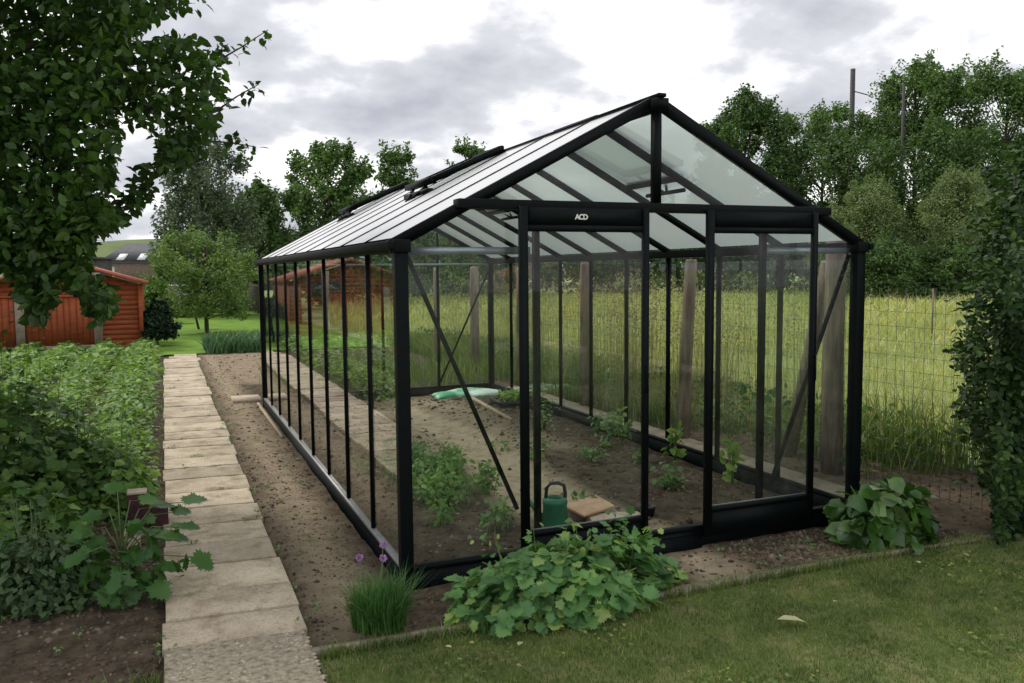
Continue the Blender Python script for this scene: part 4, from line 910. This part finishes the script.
# pale hut
q=ground_at(179,33); hu=empty('garden_hut',(q[0],q[1],0),-CY); tag(hu,'small white fronted hut with dark base at the far end of the lawn','hut')
MB().box(-.42,0,.0,.42,1.2,.6).build('base',M['darkfascia'],hu,local=True)
MB().box(-.42,0,.6,.1,1.2,1.24).build('wall',M['conc'],hu,local=True); MB().box(.1,-.02,.35,.42,1.2,1.2).build('side_panel',M['bar'],hu,local=True)
MB().box(-.46,-.05,1.24,.46,1.25,1.3).build('roof',M['white'],hu,local=True); MB().box(.02,-.05,.5,.1,-.022,1.24).build('trim',M['white'],hu,local=True)
# house
D=92; q=ground_at(150,D); ho=empty('house',(q[0],q[1],0),-CY); tag(ho,'low brick house with dark slate roof and two roof windows','house')
s=D/CF
def hz(y): return at(130,y,D)[2]
x0,x1=(100-150)*s,(225-150)*s; ze,zr=hz(262.5),hz(242.5)
MB().box(x0+.2,0,-.1,x1-.2,7,ze).build('wall',M['brick'],ho,local=True)
mb=MB(); mb.add([(x0,-.4,ze),(x1,-.4,ze),(x1,7.4,ze),(x0,7.4,ze),(x0+1.6,3.5,zr),(x1-1.6,3.5,zr)],[(0,1,5,4),(1,2,5),(2,3,4,5),(3,0,4),(3,2,1,0)]); rf=mb.build('roof',M['slate'],ho,local=True)
for px in (121.5,142.5):
    t0,t1=.18,.52; X=(px-150)*s
    f=lambda t:(-.4+3.9*t-.06, ze+(zr-ze)*t+.06)
    (ya,za),(yb,zb)=f(.12),f(.42)
    w=MB().add([(X-.42,ya,za),(X+.42,ya,za),(X+.42,yb,zb),(X-.42,yb,zb),(X-.42,ya+.1,za-.08),(X+.42,ya+.1,za-.08),(X+.42,yb+.1,zb-.08),(X-.42,yb+.1,zb-.08)],[(0,1,2,3),(4,7,6,5),(0,4,5,1),(1,5,6,2),(2,6,7,3),(3,7,4,0)]).build('roof_window',M['white'],rf,local=True)
X=(112-150)*s; w=MB().box(X-.45,-.05,hz(276.5),X+.45,-.002,hz(266.5)).build('window',M['white'],ho,local=True)
MB().box(x0+.2,-.42,ze-.12,x1-.2,-.40,ze+.02).build('gutter',M['darkfascia'],ho,local=True)
D=80; q=ground_at(80,D); ou=empty('outbuilding',(q[0],q[1],0),-CY); tag(ou,'dark flat roofed outbuilding left of the brick house','building'); s=D/CF
za=at(80,257,D)[2]
MB().box(-2.4,0,-.1,1.3,4,za-.2).build('wall',M['darkfascia'],ou,local=True); MB().box(-2.6,-.2,za-.2,1.5,4.2,za).build('roof',M['slate'],ou,local=True)
MB().box(-.4,-.04,za-1.3,.5,-.002,za-.65).build('window',M['palestone'],ou,local=True)

# ------------------------------------------------------------------ light and sky
SUN_EL,SUN_AZ=50,-35     # azimuth from +Y towards +X
sd=np.array([math.sin(rad(SUN_AZ))*math.cos(rad(SUN_EL)),math.cos(rad(SUN_AZ))*math.cos(rad(SUN_EL)),math.sin(rad(SUN_EL))])
sl=bpy.data.lights.new('sun','SUN'); sl.energy=1.5; sl.angle=rad(12); sl.color=(1,.95,.86); so=bpy.data.objects.new('sun',sl); COL.objects.link(so)
so.rotation_euler=Vector(-sd).to_track_quat('-Z','Y').to_euler(); so.location=(0,0,30)
w=bpy.data.worlds.new("World"); scene.world=w; w.use_nodes=True; nt=w.node_tree; nt.nodes.clear()
out=N_(nt,'ShaderNodeOutputWorld'); sky=N_(nt,'ShaderNodeTexSky'); sky.sky_type='NISHITA'; sky.sun_disc=False; sky.sun_elevation=rad(SUN_EL); sky.sun_rotation=rad(SUN_AZ)
b1=N_(nt,'ShaderNodeBackground'); b1.inputs[1].default_value=.10; nt.links.new(sky.outputs[0],b1.inputs[0])
tc=N_(nt,'ShaderNodeTexCoord'); sx=N_(nt,'ShaderNodeSeparateXYZ'); nt.links.new(tc.outputs['Generated'],sx.inputs[0])
ab=N_(nt,'ShaderNodeMath',operation='MAXIMUM'); ab.inputs[1].default_value=0; nt.links.new(sx.outputs[2],ab.inputs[0])
ad=N_(nt,'ShaderNodeMath',operation='ADD'); ad.inputs[1].default_value=.34; nt.links.new(ab.outputs[0],ad.inputs[0])
def dv(o):
    d=N_(nt,'ShaderNodeMath',operation='DIVIDE'); nt.links.new(o,d.inputs[0]); nt.links.new(ad.outputs[0],d.inputs[1]); return d.outputs[0]
cb=N_(nt,'ShaderNodeCombineXYZ'); nt.links.new(dv(sx.outputs[0]),cb.inputs[0]); nt.links.new(dv(sx.outputs[1]),cb.inputs[1]); cb.inputs[2].default_value=3.7
n1=noise(nt,2.9,7,.52,cb.outputs[0]); n2=noise(nt,.8,3,.5,cb.outputs[0])
cc=ramp(nt,n1,[(.35,(1.08,1.08,1.06)),(.435,(.86,.86,.87)),(.52,(.52,.53,.57)),(.66,(.36,.37,.42))])
b2=N_(nt,'ShaderNodeBackground'); b2.inputs[1].default_value=1.0; nt.links.new(cc,b2.inputs[0])
cov=N_(nt,'ShaderNodeMapRange'); cov.inputs[1].default_value=.30; cov.inputs[2].default_value=.42; cov.inputs[3].default_value=.72; cov.inputs[4].default_value=1.0; nt.links.new(n2,cov.inputs[0])
mx=N_(nt,'ShaderNodeMixShader'); nt.links.new(cov.outputs[0],mx.inputs[0]); nt.links.new(b1.outputs[0],mx.inputs[1]); nt.links.new(b2.outputs[0],mx.inputs[2]); nt.links.new(mx.outputs[0],out.inputs[0])
vs_=scene.view_settings; vs_.view_transform='Standard'; vs_.look='None'; vs_.exposure=.55; vs_.gamma=1
cy=scene.cycles; cy.max_bounces=8; cy.transparent_max_bounces=24; cy.diffuse_bounces=3; cy.glossy_bounces=3; cy.transmission_bounces=4; cy.caustics_reflective=False; cy.caustics_refractive=False; cy.use_denoising=True
